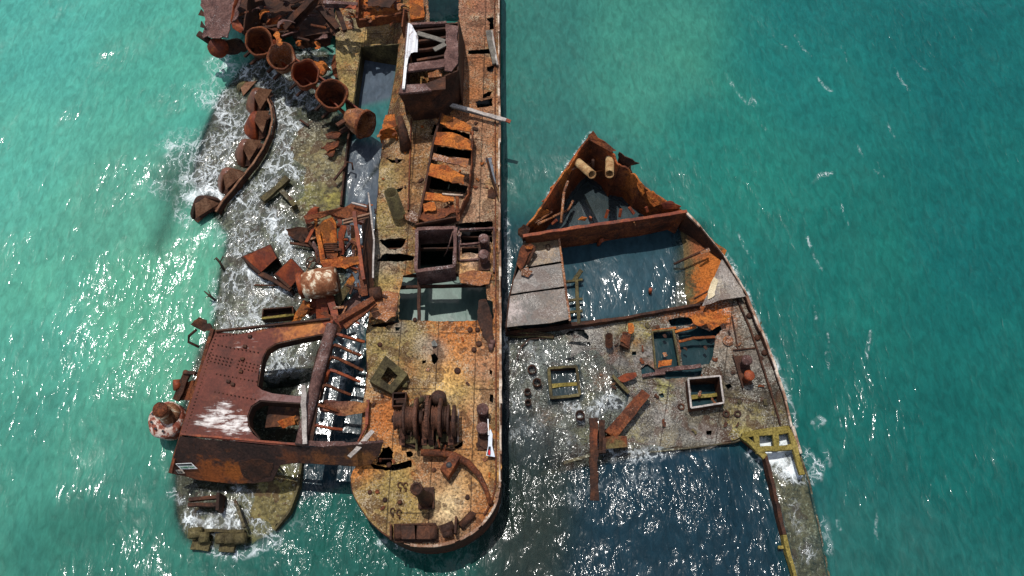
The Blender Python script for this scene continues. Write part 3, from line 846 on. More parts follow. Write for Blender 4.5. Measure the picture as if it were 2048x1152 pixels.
for a in [(900, 20, 1.2, (0.17, 0.07, 0.04)), (965, 10, 1.0, (0.20, 0.085, 0.05)), (935, 100, .9, (0.2, 0.075, 0.032)), (935, 230, .9, (0.22, 0.08, 0.03)), (830, 290, .9, (0.18, 0.085, 0.035)), (820, 340, .8, (0.17, 0.085, 0.035)), (815, 420, .7, (0.19, 0.09, 0.04)), (950, 290, 1.0, (0.24, 0.11, 0.055)), (970, 210, .8, (0.30, 0.14, 0.07)), (945, 430, .9, (0.27, 0.15, 0.09)), (925, 360, .7, (0.26, 0.13, 0.075)), (850, 60, 1.0, (0.15, 0.075, 0.04)), (960, 590, .7, (0.24, 0.10, 0.045)), (975, 620, .6, (0.2, 0.09, 0.045)), (930, 700, .8, (0.36, 0.13, 0.035)), (850, 740, .7, (0.2, 0.14, 0.06)), (830, 870, .8, (0.15, 0.08, 0.04)), (950, 900, .7, (0.3, 0.14, 0.05)), (880, 960, .7, (0.2, 0.085, 0.04)), (770, 1050, .7, (0.17, 0.10, 0.045)), (725, 1000, .6, (0.22, 0.13, 0.04)), (960, 250, 1.0, PK), (955, 330, 1.0, PK), (960, 400, 1.0, (0.29, 0.165, 0.10)), (950, 60, 1.1, (0.2, 0.09, 0.05)), (950, 140, 1.0, (0.24, 0.1, 0.045)), (940, 190, .8, (0.25, 0.09, 0.03)),
          (955, 650, .9, OR), (900, 660, .7, OR), (975, 700, .9, (0.32, 0.15, 0.07)), (900, 730, 1.0, LO), (890, 760, .8, (0.55, 0.36, 0.12)), (960, 740, .7, PK), (955, 800, .7, (0.4, 0.22, 0.1)), (760, 830, .8, (0.34, 0.11, 0.03)),
          (770, 860, .6, OR), (800, 890, .6, LO), (930, 780, .6, YO), (720, 940, .6, OR), (745, 935, .6, OR), (870, 930, .8, (0.26, 0.1, 0.04)), (900, 990, 1.0, (0.5, 0.34, 0.16)), (950, 960, .8, (0.4, 0.2, 0.07)), (960, 1010, .8, OR),
          (900, 1020, .8, (0.55, 0.42, 0.24)), (870, 1075, .8, (0.12, 0.05, 0.03)), (810, 1075, .7, (0.13, 0.06, 0.03)), (940, 1055, .6, (0.14, 0.06, 0.03)), (770, 960, 1.0, YO), (750, 1000, 1.0, OL), (800, 1030, .9, YO),
          (765, 700, .9, OL), (820, 680, .8, OL), (780, 350, .8, OL), (775, 440, .8, OL), (765, 530, .7, (0.2, 0.19, 0.15)), (770, 500, .6, (0.2, 0.17, 0.13)), (770, 560, .7, YO), (780, 600, .6, (0.36, 0.22, 0.1)),
          (820, 320, .6, (0.26, 0.13, 0.04)), (815, 380, .6, (0.25, 0.13, 0.05)), (830, 250, .6, (0.22, 0.13, 0.05)), (690, 100, 1.0, OL), (690, 60, .9, (0.13, 0.11, 0.06)), (690, 180, .8, OL), (740, 75, .7, (0.3, 0.2, 0.07)),
          (760, 60, .5, (0.36, 0.2, 0.06)), (945, 530, .7, (0.44, 0.25, 0.1)), (945, 560, .5, (0.3, 0.13, 0.06)), (935, 480, .6, (0.26, 0.15, 0.13)), (950, 520, .4, (0.4, 0.3, 0.28)), (730, 790, .5, (0.3, 0.16, 0.06)), (830, 900, .5, (0.24, 0.16, 0.08)),
          (845, 690, .5, (0.16, 0.14, 0.12)), (875, 700, .5, (0.17, 0.15, 0.13)), (880, 715, .4, (0.15, 0.14, 0.12)), (800, 660, .35, (0.15, 0.14, 0.13)), (950, 875, .5, (0.36, 0.18, 0.06)), (930, 850, .5, (0.3, 0.13, 0.05))]:
    st_(a[0], a[1], a[2] * 1.12, a[3], 1.05)
rs_ = random.Random(77)
for _ in range(150):
    px, py = rs_.uniform(700, 998), rs_.uniform(-20, 1090)
    st_(px, py, rs_.uniform(.14, .42), rs_.choice([(.028, .015, .01), (.05, .024, .014), (.36, .11, .02), (.30, .085, .02), (.42, .24, .06), (.16, .06, .025), (.40, .30, .16), (.10, .085, .065)] if px > 830 else [(.03, .02, .012), (.06, .034, .018), (.22, .16, .05), (.28, .10, .025), (.13, .11, .07), (.11, .055, .025)]), .8)
b = MB().sheet(UL(LDECK), zLf, 0.035, [UL(h) for h in holesL], 0.22, 0.05, 0.2, 4, 0.035)
b.build('deck', M['deck'], lw, stL)
# hull sides under the deck edge
edge = UL(LDECK[:-1])
hull = MB().wall([Vector((p.x, p.y, ZL - 0.03)) for p in edge[:NB]], -2.5, 0.07, 0.0, 0.5, 3)
hull.wall([Vector((p.x, p.y, p.z - 0.05)) for p in edge[NB - 1:NB + 12]], -2.5, 0.07, 0.02, 0.5, 5)
hull.build('hull_plating', M['dark'], lw)
hp = MB().wall([Vector((p.x, p.y, p.z - 0.05)) for p in edge[NB + 11:]], -2.5, 0.07, 0.02, 0.5, 6)
hp.build('well_bulkhead', M['olive'], lw)
# frames and stringers seen through the openings
fr_ = MB()
for py in (478, 500, 552, 648, 700, 770, 850, 920):
    fr_.bar(U(740 if py > 600 else 756, py, ZL - 0.35), U(996, py - 3, ZL - 0.35), 0.06, 0.22)
fr_.bar(U(838, 545, ZL - .5), U(838, 646, ZL - .5), 0.12, 0.16)
fr_.bar(U(800, 575, ZL - .55), U(986, 570, ZL - .55), 0.1, 0.14)
fr_.build('deck_frame', M['dark'], lw)
# worn pale gunwale along the straight side and the rounded end
g = MB()
gp = [U(p[0] - 0.5, p[1], ZL + 0.05) for p in LDECK[:4] + [r for r in RIM if r[0] > 800 or r[1] < 700]]
rg = random.Random(5)
for a, c in zip(gp, gp[1:]):
    n_ = max(1, int((c - a).length / .9))
    for k in range(n_):
        thin_ = .3 if rg.random() < .1 else 1
        o_ = Vector((rg.uniform(-.03, .015), 0, rg.uniform(-.05, .02)))
        g.bar(a.lerp(c, k / n_) + o_, a.lerp(c, (k + 1) / n_ + .02) + o_, rg.uniform(.05, .10) * thin_, .13 * thin_)
g.build('gunwale_strip', M['strip'], lw)
g = MB()
gq = [U(p[0] - 9, p[1] - (0 if p[1] < 960 else 4), ZL + 0.03) for p in LDECK[:4] + [r for r in RIM if r[1] < 1040 and r[0] > 900]]
for a, c in zip(gq, gq[1:]): g.bar(a, c, 0.05, 0.09)
g.build('waterway_bar', M['rust'], lw)
# torn deck flap lifted beside the big opening, curled plate at the left edge
def flap(name, pts, mat, seed, parent, amp=0.06, th=0.02, **k):
    return MB().slab([U(*p) for p in pts], th, amp, 0.14, seed).build(name, mat, parent, **k)
flap('torn_flap', [(742, 592, 1.85), (772, 580, 1.8), (797, 588, 1.74), (792, 632, 2.0), (770, 642, 2.15), (745, 636, 2.1), (738, 612, 2.0)], M['flake'], 5, lw)
flap('torn_flap', [(918, 548, 1.85), (946, 540, 1.78), (984, 545, 1.78), (978, 568, 1.92), (950, 570, 2.0), (922, 566, 1.98)], M['flake'], 6, lw)
# inner longitudinal coaming (long low step between side deck and casing)
c_ = MB().wall([U(822, 236, ZL + .12), U(819, 330, ZL + .12), U(816, 420, ZL + .12)], ZL, 0.05)
c_.bar(U(838, 70, ZL + .05), U(800, 180, ZL + .05), 0.06, 0.1)
c_.build('deck_coaming', M['rust'], lw)
# raised square hatch coaming
def coaming(parent, name, pts, z0, z1, t, mat, seed=1, lip=None):
    P = [U(p[0], p[1], z1) for p in pts]
    cx = sum((p for p in P), Vector()) / 4
    w = MB().wall(P, z0, t, 0.02, 0.25, seed, closed=True)
    for a, c in zip(P, P[1:] + P[:1]):
        w.bar(a + Vector((0, 0, .02)), c + Vector((0, 0, .02)), t * 2.2, 0.035)
    return w.build(name, mat, parent)
coaming(lw, 'hatch_coaming', [(834, 459), (911, 455), (908, 533), (832, 543)], ZL - 0.6, ZL + 0.55, 0.06, M['mauve'])
MB().tube([U(906, 462, 2.2), U(898, 490, 2.0), U(893, 505, 1.6), U(888, 512, 1.2)], 0.025, 8).build('hanging_chain', M['mauve'], lw)
# small grid of deck openings right of the hatch: pale rimmed frames
g = MB()
for a, c in [((918, 462), (918, 522)), ((918, 460), (988, 457)), ((920, 490), (966, 486)), ((988, 457), (988, 545)), ((920, 522), (965, 518))]:
    g.bar(U(*a, ZL + .05), U(*c, ZL + .05), 0.07, 0.12)
g.build('hatch_rim', M['mauve'], lw)
# dark slanting plate beside the side opening
flap('fallen_plate', [(957, 600, 2.0), (972, 596, 2.1), (985, 640, 1.8), (985, 688, 1.8), (975, 690, 1.78), (955, 640, 1.9)], M['dark'], 9, lw)
# mooring bollards: pairs of capped posts on a base
def bollards(parent, base, posts, h, r, zd, mat, matb, capm=None):
    bo = MB().slab(UP(base, zd + 0.06), 0.06).build('bollard_base', matb, parent)
    for k, (px, py) in enumerate(posts):
        c = U(px, py, zd + 0.06)
        MB().lathe(c, [(r, 0), (r, h * .8), (r * 1.25, h * .82), (r * 1.3, h * .95), (r * 1.15, h), (0, h + .015)], 20).build('bollard_post', (capm or [mat] * 9)[k], bo)
bollards(lw, [(957, 474), (979, 474), (980, 540), (957, 540)], [(968, 490), (968, 521)], 0.55, 0.15, ZL, M['mauve'], M['dark'])
bollards(lw, [(955, 815), (977, 815), (977, 900), (955, 900)], [(966, 826), (966, 863)], 0.5, 0.16, ZL, M['mauve'], M['dark'])
for k in range(2):
    MB().tube([U(985 - 3 * k, 690 + 10 * k, 1.75), U(985 - 3 * k, 680 + 8 * k, 1.85)], 0.09, 10).build('deck_stud', M['mauve'], lw)
# rounded end: mast stump on its plate, pedestal, fairleads, curved pipe
mb = MB().slab(UP([(838, 975), (867, 974), (867, 1016), (836, 1017)], ZL + .06), .06)
mb.bar(U(867, 974, ZL + .1), U(867, 1016, ZL + .1), .05, .1); mb.bar(U(838, 1017, ZL + .1), U(867, 1017, ZL + .1), .05, .1)
mbo = mb.build('mast_base', M['dark'], lw)
m0 = U(853, 1000, ZL + .05)
MB().lathe(m0, [(.26, 0), (.24, .25), (.17, .6), (.16, 1.35), (.2, 1.36), (.2, 1.5), (.15, 1.52), (.14, 1.45), (0, 1.45)], 18, axis=(-.12, .06, 1)).build('mast_stump', M['dark'], mbo)
pd = MB()
base = [(883, 945), (908, 912), (922, 922), (898, 962)]
pd.slab([U(p[0] - 2, p[1] - 8, ZL + .55) for p in base], .05, .02, .2, 3)
pd.wall([U(p[0] - 2, p[1] - 8, ZL + .5) for p in base], ZL, .04, closed=True)
pd.build('pedestal', M['rust'], lw)
MB().lathe(U(898, 930, ZL + .56), [(.0, 0.012), (.09, .012), (.10, 0)], 14).build('pedestal_hole_shade', M['black'], lw)  # flat black disc, painted shade standing in for an open hole
MB().tube([U(842, 905, ZL + .35), U(880, 906, ZL + .35), U(908, 911, ZL + .35), U(936, 926, ZL + .35), U(958, 950, ZL + .35), U(972, 978, ZL + .32), U(979, 1005, ZL + .2), U(984, 1006, ZL + .06)],
          [.12, .12, .12, .12, .1, .08, .07, .07], 12).build('curved_rail', M['rust'], lw)
for px, w_, s_ in ((797, 12, 0), (818, 16, 1), (847, 18, 2), (866, 7, 3)):
    q = MB()
    if s_ in (0, 3):
        q.tube([U(px, 1052, ZL + .2), U(px, 1078, ZL + .2)], .15, 14)
    else:
        q.slab(UP([(px - w_, 1051), (px + w_, 1051), (px + w_ * .92, 1078), (px - w_ * .92, 1078)], ZL + .32), .3)
    q.bar(U(px - w_ - 3, 1050, ZL + .12), U(px - w_ - 3, 1080, ZL + .12), .06, .24)
    q.build('fairlead', M['dark'], lw)
MB().bar(U(788, 1050, ZL + .08), U(872, 1048, ZL + .08), .06, .16).bar(U(790, 1081, ZL + .06), U(870, 1080, ZL + .06), .12, .12).build('fairlead_sill', M['dark'], lw)
rc = MB().slab(UP([(876, 1052), (905, 1042), (912, 1062), (885, 1073)], ZL + .12), .12)
rc.tube([U(884, 1061, ZL + .22), U(908, 1050, ZL + .22)], .16, 14); rc.tube([U(886, 1070, ZL + .25), U(905, 1064, ZL + .25)], .1, 12)
rc.bar(U(913, 1035, ZL + .25), U(911, 1068, ZL + .25), .07, .5)
rc.build('roller_chock', M['dark'], lw)
mc = MB().slab(UP([(918, 1050), (944, 1022), (952, 1026), (948, 1036), (924, 1060)], ZL + .05), .05)
mc.tube([U(921, 1053, ZL + .13), U(946, 1027, ZL + .13)], .13, 12)
mc.build('mooring_cleat', M['dark'], lw)
for px, py in ((800, 970), (811, 971), (785, 1022), (798, 1025)):
    c = U(px, py, ZL + .02)
    MB().tube([c + Vector((.07 * math.cos(a), .09 * math.sin(a), 0.02)) for a in np.linspace(0, 5.2, 10)] + [c + Vector((.02, -.2, .02))], .022, 6).build('eye_ring', M['dark'], lw)
# broken square skylight standing crooked by the winch and a small box beside it
sk = [(740, 762, 2.25), (771, 712, 2.45), (814, 748, 2.15), (784, 786, 2.0)]
inn = [(762, 757, 2.2), (776, 733, 2.3), (795, 751, 2.12), (779, 770, 2.05)]
sk_ = MB(); so, si = [U(*p) for p in sk], [U(*p) for p in inn]
for i in range(4):
    j = (i + 1) % 4
    sk_.slab([so[i], so[j], si[j], si[i]], .03, .02, .15, i)
sk_.wall(so, ZL, .04, closed=True)
sk_.build('broken_skylight', M['olive'], lw)
bx = MB().wall([U(*p, ZL + .35) for p in ((786, 786), (812, 785), (810, 811), (785, 812))], ZL, .05, closed=True)
bx.bar(U(788, 799, ZL + .3), U(810, 798, ZL + .3), .05, .06)
bx.slab(UP([(787, 788), (811, 787), (810, 811), (786, 811)], ZL + .03), .02)
bx.build('cable_box', M['dark'], lw)
for px in (804, 809):
    MB().lathe(U(px + 1, 766 + (px - 804), ZL + .05), [(.1, 0), (.1, .12), (.0, .13)], 12).build('deck_stud', M['olive'], lw)
for px, py, r_ in ((958, 688, .11), (958, 890, .1), (770, 1000, .08), (778, 930, .09), (910, 835, .09), (948, 700, .1), (940, 660, .1), (955, 660, .09), (915, 742, .12), (740, 985, .08), (935, 925, .1), (935, 995, .08), (800, 1005, .08), (760, 690, .09), (830, 640, .08)):
    MB().lathe(U(px, py, ZL + .01), [(r_, 0), (r_, .05), (r_ * .5, .08), (0, .08)], 10).build('deck_boss', M['dark'], lw)
rs_ = random.Random(91)
for k in range(40):
    px, py = rs_.uniform(742, 985), rs_.choice([rs_.uniform(230, 460), rs_.uniform(650, 1030)])
    if 786 < px < 925 and 780 < py < 905: continue
    a_ = rs_.uniform(0, 6.3); L_ = rs_.uniform(5, 13)
    MB().ribbon(U(px, py, ZL + .05), U(px + L_ * math.cos(a_), py + L_ * math.sin(a_), ZL + .06), rs_.uniform(.06, .16), .02, .15, .5, k).build('rust_scale', M[rs_.choice(['rust', 'dark', 'orange', 'flake'])], lw)
# stove-pipe ventilator and bent post, left side deck
vp = U(797, 428, ZL)
MB().tube([vp, vp + Vector((-.12, .12, 1.35))], [.27, .25], 18, hollow=.03).build('ventilator_pipe', M['olive'], lw)
MB().tube([U(812, 300, ZL), U(806, 262, ZL + .6), U(799, 232, ZL + .9)], [.24, .18, .1], 12).build('bent_post', M['dark'], lw)
# torn ring plate hanging over the well
tr_ = []
for k, a in enumerate(np.linspace(-.4, 3.7, 12)):
    tr_.append((776 + 17 * math.cos(a), 268 - 15 * math.sin(a), 1.75 + .25 * math.sin(a)))
q = MB()
q.wall([U(*p) for p in tr_], lambda x, y: 1.25, .05, .18, .12, 8)
q.build('torn_ring', M['orange'], lw)
flap('torn_flap', [(771, 230, 1.8), (790, 228, 1.9), (792, 252, 1.85), (776, 256, 1.95), (762, 262, 1.9)], M['orange'], 12, lw)
# ================================================================== LEFT WRECK: sunken port pontoon
sp = thing('sunken_pontoon', U(520, 620, 0), 'drowned grey-olive pontoon deck, awash with foam, left of the standing ochre hull', 'pontoon')
def zport(x, y):
    px, py = V2P(x, y, 0)
    z = -0.10 + 0.07 * nz(x, y, 0.45, 2) + 0.05 * nz(x, y, 1.7, 9)
    z += 0.30 * math.exp(-(((px - 540) / 60) ** 2 + ((py - 985) / 65) ** 2))
    z += 0.22 * math.exp(-(((px - 645) / 55) ** 2 + ((py - 330) / 110) ** 2))
    z += 0.10 * math.exp(-(((px - 480) / 70) ** 2 + ((py - 640) / 60) ** 2))
    if px < 440: z -= 0.0035 * (440 - px) * (1 if py < 560 else 0.3)
    return z
stP = [(540, 985, .2, 1.6, (0.13, 0.105, 0.04), 1.0), (570, 960, .2, 1.0, (0.19, 0.145, 0.04), .9), (640, 330, .1, 1.4, (0.16, 0.13, 0.06), .8), (620, 390, .1, .8, (0.14, 0.13, 0.04), .8), (660, 400, .1, .7, (0.2, 0.17, 0.04), .8), (670, 150, .1, 1, (0.10, 0.09, 0.05), .8),
       (500, 640, 0, 1.5, (0.10, 0.085, 0.055), .8), (400, 1080, 0, .9, (0.16, 0.125, 0.04), .9), (520, 1070, 0, .7, (0.2, 0.16, 0.05), .9)]
MB().sheet(UP(LPORT, 0), zport, 0.08, [UP([(505, 735), (560, 722), (590, 730), (600, 770), (540, 778)], 0)], 0.3, 0.12, 0.25, 8, .05).build('deck', M['awash'], sp, stP)
pe = [U(p[0], p[1], -0.1) for p in LPORT]
MB().wall([U(p[0], p[1], -0.35) for p in LPORT], -4, .1, closed=True, step=1).build('hull_plating', M['silt'], sp)
# low edge wall along the well
MB().wall([U(700, 245, .45), U(690, 320, .4), U(681, 410, .35)], -1.5, .07, .06, .3, 3).build('well_coaming', M['dark'], sp)
MB().wall([U(604, 905, .25), U(596, 972, .3), U(578, 1022, .28), U(548, 1060, .2)], -1.2, .08, .05, .3, 4).build('edge_strake', M['olive'], sp)
# remains of the port bow: box frame, white patch hollow, stone-like fairleads
q = MB().bar(U(380, 1000, .5), U(440, 994, .5), .12, .25).bar(U(378, 1010, .4), U(440, 1010, .4), .12, .25).wall([U(436, 985, .7), U(434, 1020, .6)], 0, .1)
q.build('box_frame', M['dark'], sp)
for k, (px, py, r_) in enumerate(((392, 1066, .24), (408, 1075, .18), (443, 1077, .2), (462, 1077, .22), (481, 1077, .22))):
    MB().tube([U(px, py - 10, .32), U(px, py + 10, .3)], r_, 14).build('fairlead', M['olive'], sp)
MB().bar(U(385, 1088, .15), U(420, 1094, .12), .3, .2).bar(U(440, 1094, .15), U(470, 1096, .12), .3, .2).bar(U(378, 1060, .12), U(490, 1063, .12), .12, .2).build('fairlead_sill', M['olive'], sp)
MB().bar(U(470, 1000, .4), U(490, 1055, .4), .1, .16).build('bulwark_stay', M['awash'], sp)
# drowned wreckage left of it, showing dimly
sk2 = thing('drowned_wreckage', U(340, 400, -.6), 'dim submerged heap of steel under water left of the lowest half-sunk bucket', 'wreckage')
MB().sheet(UP(SUNK, -.6), lambda x, y: -.6 + .2 * nz(x, y, .8, 3), .1, (), .4, .3, .3, 6).build('sunken_plate', M['silt'], sk2)
MB().tube([U(336, 440, -.45), U(330, 370, -.3), U(380, 310, -.3)], .1, 8).build('sunken_pipe', M['silt'], sk2)

# ------------------------------------------------------------------ broken bucket ladder: upright row of buckets
def bucket_round(label, px, py, z, r, depth, axis, mat):
    c = U(px, py, z)
    A = Vector(axis).normalized()
    t_ = thing('dredge_bucket', c - A * depth, label, 'dredge bucket', 'buckets of the broken dredge chain')
    MB().lathe(c, [(0.02, -depth), (r * .62, -depth), (r * .85, -depth * .55), (r * .96, -.12), (r, 0), (r * .93, 0), (r * .88, -.14), (r * .76, -depth * .55), (r * .55, -depth + .06), (0.02, -depth + .06)], 30, A, dent=.20).build('bucket_shell', mat, t_)
    MB().lathe(c, [(r * 1.06, -.10), (r * 1.06, .015), (r * .95, .02), (r * .95, -.10), (r * 1.06, -.10)], 30, A, dent=.20).build('bucket_lip', M['rust'], t_)
    s = A.cross(Vector((1, 1, 0))).normalized(); e = A.cross(s).normalized()
    lug = MB()
    for k in (-1, 1):
        lug.bar(c - A * depth * .8 + s * k * r * .35 + e * r * .4, c - A * depth * .95 + s * k * r * .35 + e * r * 1.25, .08, .22, A)
    lug.build('chain_lug', M['dark'], t_)
    return t_
bucket_round('topmost upright round bucket of the row, beside the black torn casing', 518, 83, 2.2, .58, 1.25, (.26, -.42, 1), M['rust'])
bucket_round('second upright round bucket from the top of the row, its mouth in shade', 562, 112, 1.95, .56, 1.2, (.2, -.34, 1), M['flake'])
bucket_round('third upright round bucket, in the middle of the row of five', 611, 147, 1.85, .57, 1.25, (.24, -.38, 1), M['red'])
bucket_round('fourth upright round bucket, just above the tipped one at the well corner', 663, 187, 1.9, .61, 1.2, (.18, -.32, 1), M['rust'])
bucket_round('tipped rust-mottled bucket with its dark mouth facing down the well', 733, 250, 1.35, .58, 1.0, (.80, -.55, .22), M['flake'])
# chain links between them
lk = thing('bucket_chain', U(640, 170, .9), 'rusty twin link bars holding the upright row of round buckets together', 'chain')
bk = [(518, 84, 1.2), (562, 113, 1.1), (611, 146, 1.0), (661, 187, .95), (722, 240, 1.05)]
for k, (a, c) in enumerate(zip(bk, bk[1:])):
    A_, C_ = U(*a), U(*c); d = (C_ - A_).normalized(); s = Vector((-d.y, d.x, 0)) * .25
    A_, C_ = A_ + d * .3, C_ - d * .3
    MB().bar(A_ + s, C_ + s, .07, .26).bar(A_ - s, C_ - s, .07, .26).build('chain_link', M['red'], lk)
# half-drowned row: upside-down D-shaped buckets on a curved ladder strap
def bucket_half(label, px, py, z0, r, h, ang, mat, lean=0.0):
    c = U(px, py, z0)
    t_ = thing('dredge_bucket', c, label, 'dredge bucket', 'buckets of the broken dredge chain')
    a = R(ang)
    prof = [(r * 1.03, -.35), (r, 0), (r * .75, h * .4), (r * .5, h * .76), (r * .32, h), (.02, h * 1.01)]
    b_ = MB().lathe(c, prof, 26, (math.cos(a + math.pi / 2) * 0 + lean * math.cos(a), lean * math.sin(a), 1), 0, 2 * math.pi)
    # keep only the rounded front: flatten what lies behind the back plate
    nb = Vector((-math.cos(a), -math.sin(a), 0))
    vs = []
    for v in b_.v:
        v = Vector(v); d = (v - c).dot(nb)
        if d > .05 * r: v = v - nb * (d - .05 * r)
        vs.append(tuple(v))
    b_.v = vs
    b_.build('bucket_shell', mat, t_)
    tn = Vector((-math.sin(a), math.cos(a), 0))
    p0 = c + nb * r * .10
    Z_ = Vector((0, 0, 1))
    q0 = c + nb * r * .05
    bp = MB().slab([q0 + tn * r * .34 + Z_ * h, q0 - tn * r * .34 + Z_ * h, c + nb * .36 - tn * r * .82 + Z_ * .40, c + nb * .36 + tn * r * .82 + Z_ * .40], .04)
    bp.build('bucket_back', M['bback'], t_)
    bp = MB().slab([p0 + tn * r * .98 - Z_ * .02, p0 + tn * r * .12 + Z_ * h * .8, p0 - tn * r * .12 + Z_ * h * .8, p0 - tn * r * .98 - Z_ * .02, p0 - tn * r * .86 + nb * .30 + Z_ * .10, p0 - tn * r * .1 + nb * .30 + Z_ * .2, p0 + tn * r * .1 + nb * .30 + Z_ * .2, p0 + tn * r * .86 + nb * .30 + Z_ * .10], .04)
    bp.build('bucket_side', M['dark'], t_)
hb = [(523, 206, 160, .68), (521, 253, 174, .70), (501, 307, 160, .66), (465, 364, 142, .64), (413, 420, 130, .66)]
nm = ['highest brown half-sunk bucket of the curved strap, under the dim drowned one', 'reddest half-sunk bucket with a bright sheen, second down the curved strap', 'half-sunk bucket with a white glint, middle of the curved strap', 'dull brown half-sunk bucket leaning over foam, fourth down the curved strap',
      'lowest dark half-sunk bucket at the strap end beside the green water']
for (px, py, an, r_), lb, m_ in zip(hb, nm, ('shell', 'red', 'shell', 'shell', 'dark')):
    bucket_half(lb, px, py, .06, r_, .78, an, M[m_])
bucket_half('dim drowned olive bucket above the curved strap', 492, 182, -.32, .58, .45, 150, M['olive'])
ls = thing('ladder_strap', U(530, 260, .1), 'long curved brown steel strap carrying the half-sunk buckets', 'steel strap')
crv = [(528, 186), (541, 210), (545, 240), (538, 270), (524, 300), (506, 328), (486, 352), (468, 376), (446, 400), (432, 424)]
s1, s2 = MB(), MB()
for a, c in zip(crv, crv[1:]):
    s1.bar(U(*a, .40), U(*c, .40), .085, .07); s2.bar(U(a[0] + 6, a[1] + 3, .16), U(c[0] + 7, c[1] + 3, .16), .05, .3)
s1.build('strap_flange', M['bback'], ls); s2.build('strap_web', M['dark'], ls)
# ------------------------------------------------------------------ torn dark casing at the top left
tc = thing('bucket_ladder_casing', U(560, 20, 1), 'torn black and mauve steel casing above the row of upright buckets', 'wreckage')
MB().slab([U(*p) for p in [(400, -70, 2.3), (402, 10, 2.3), (412, 45, 2.2), (404, 70, 2.0), (430, 78, 2.2), (455, 75, 2.2), (462, 50, 2.4), (475, 30, 2.6), (486, -20, 2.8), (480, -70, 2.8)]], .05, .12, .15, 3).build('torn_plate', M['mauve'], tc)
MB().slab([U(*p) for p in [(462, 40, 2.5), (468, 5, 2.8), (482, -40, 3.1), (496, -40, 2.9), (476, 8, 2.6), (474, 35, 2.4), (487, 58, 2.2), (482, 66, 2.1), (466, 56, 2.3)]], .04, .03, .15, 4).build('curled_plate', M['red'], tc)
for k, py in enumerate((-6, 26, 50)):
    MB().slab([U(402, py - 8, 2.2), U(412, py + 8, 2.2), U(392 + 4 * k, py + 4, 2.0)], .04).build('torn_spike', M['dark'], tc)
ins = MB().sheet(UP([(470, -70), (660, -70), (672, 70), (640, 60), (560, 70), (520, 60), (486, 70), (470, 40)], .7), lambda x, y: .6 + .25 * nz(x, y, 1.1, 4), .05, (), .4, .1, .2, 5)
ins.build('casing_floor', M['dark'], tc, [(548, 40, .8, .35, (0.6, 0.13, 0.02), 1.2), (552, 52, .8, .3, (0.6, 0.13, 0.02), 1.2)])
MB().wall([U(486, 60, 2.2), U(492, 20, 2.4), U(500, -70, 2.6)], .4, .05, .1, .2, 6).wall([U(486, 62, 2.1), U(520, 52, 1.9), U(545, 58, 1.7)], .2, .05, .2, .2, 7).build('casing_side', M['dark'], tc)
MB().slab([U(*p) for p in [(500, -70, 2.7), (630, -70, 2.5), (625, -8, 2.3), (590, 6, 2.2), (540, -6, 2.5), (510, 4, 2.5)]], .05, .08, .15, 9).build('casing_roof', M['dark'], tc)
def ib(name, label, a, b, w, h, mat, cat='steel beam', kind='i', z=None, **k):
    A_, B_ = U(*a), U(*b)
    t_ = MB()
    (t_.ibeam if kind == 'i' else t_.bar)(A_, B_, w, h, **k)
    o = t_.build(name, M[mat]); tag(o, label, cat); return o
ib('steel_girder', 'dark diagonal girder leaning across the shadowed ladder casing', (573, 58, 1.7), (634, -6, 2.8), .4, .35, 'dark')
ib('steel_girder', 'dark horizontal girder below the diagonal one by the deck strip', (588, 76, 1.2), (662, 66, 1.3), .35, .4, 'dark')
ib('steel_girder', 'short bent girder at the dark corner beside the deck strip', (640, 16, 2.2), (676, 60, 1.9), .3, .3, 'dark')
pl = MB().slab([U(*p) for p in [(588, 74, .9), (660, 68, 1.0), (662, 90, .6), (600, 98, .5)]], .04, .04, .2, 3).build('steel_plate', M['dark']); tag(pl, 'flat dark steel plate below the girders and above the white wash', 'steel plate')
# red-brown jumble under it (sheave and shaft)
sh = thing('sheave_block', U(430, 90, 1), 'orange-brown sheave with a stub shaft sticking out over green water', 'sheave')
MB().lathe(U(436, 95, 1.5), [(.0, -.25), (.42, -.25), (.42, -.12), (.3, -.08), (.3, .08), (.42, .12), (.42, .25), (0, .25)], 22, (.3, -.5, .5)).build('sheave_wheel', M['red'], sh)
MB().tube([U(396, 67, 1.9), U(424, 86, 1.6)], .14, 12).build('shaft_stub', M['dark'], sh)
MB().slab([U(*p) for p in [(415, 84, 1.5), (428, 80, 1.6), (430, 100, 1.3), (418, 100, 1.2)]], .1, .03, .1, 3).build('bracket', M['orange'], sh)
MB().slab([U(*p) for p in [(436, 84, 1.2), (470, 78, 1.4), (500, 95, 1.0), (470, 112, .8), (446, 108, .9)]], .3, .08, .15, 5).build('crumpled_housing', M['dark'], sh)
rt = random.Random(33)
for k in range(46):      # torn strips and bent ribs of the casing
    x0, y0 = rt.uniform(486, 668), rt.uniform(-20, 84)
    a_ = rt.gauss(2.4, .8); L_ = rt.uniform(14, 50); z0_ = rt.uniform(.9, 2.4)
    p0_, p1_ = (x0, y0, z0_), (x0 + L_ * math.cos(a_), y0 + L_ * .6 * math.sin(a_), z0_ + rt.uniform(-.5, .5))
    if k % 2:
        MB().bar(U(*p0_), U(*p1_), rt.uniform(.05, .14), rt.uniform(.04, .12)).build('bent_rib', M[rt.choice(['dark', 'dark', 'rust', 'mauve'])], tc)
    else:
        w_ = rt.uniform(6, 14)
        MB().ribbon(U(*p0_), U(*p1_), w_ / 38, .025, .25, .9, k).build('torn_strip', M[rt.choice(['dark', 'rust', 'red', 'orange', 'mauve'])], tc)
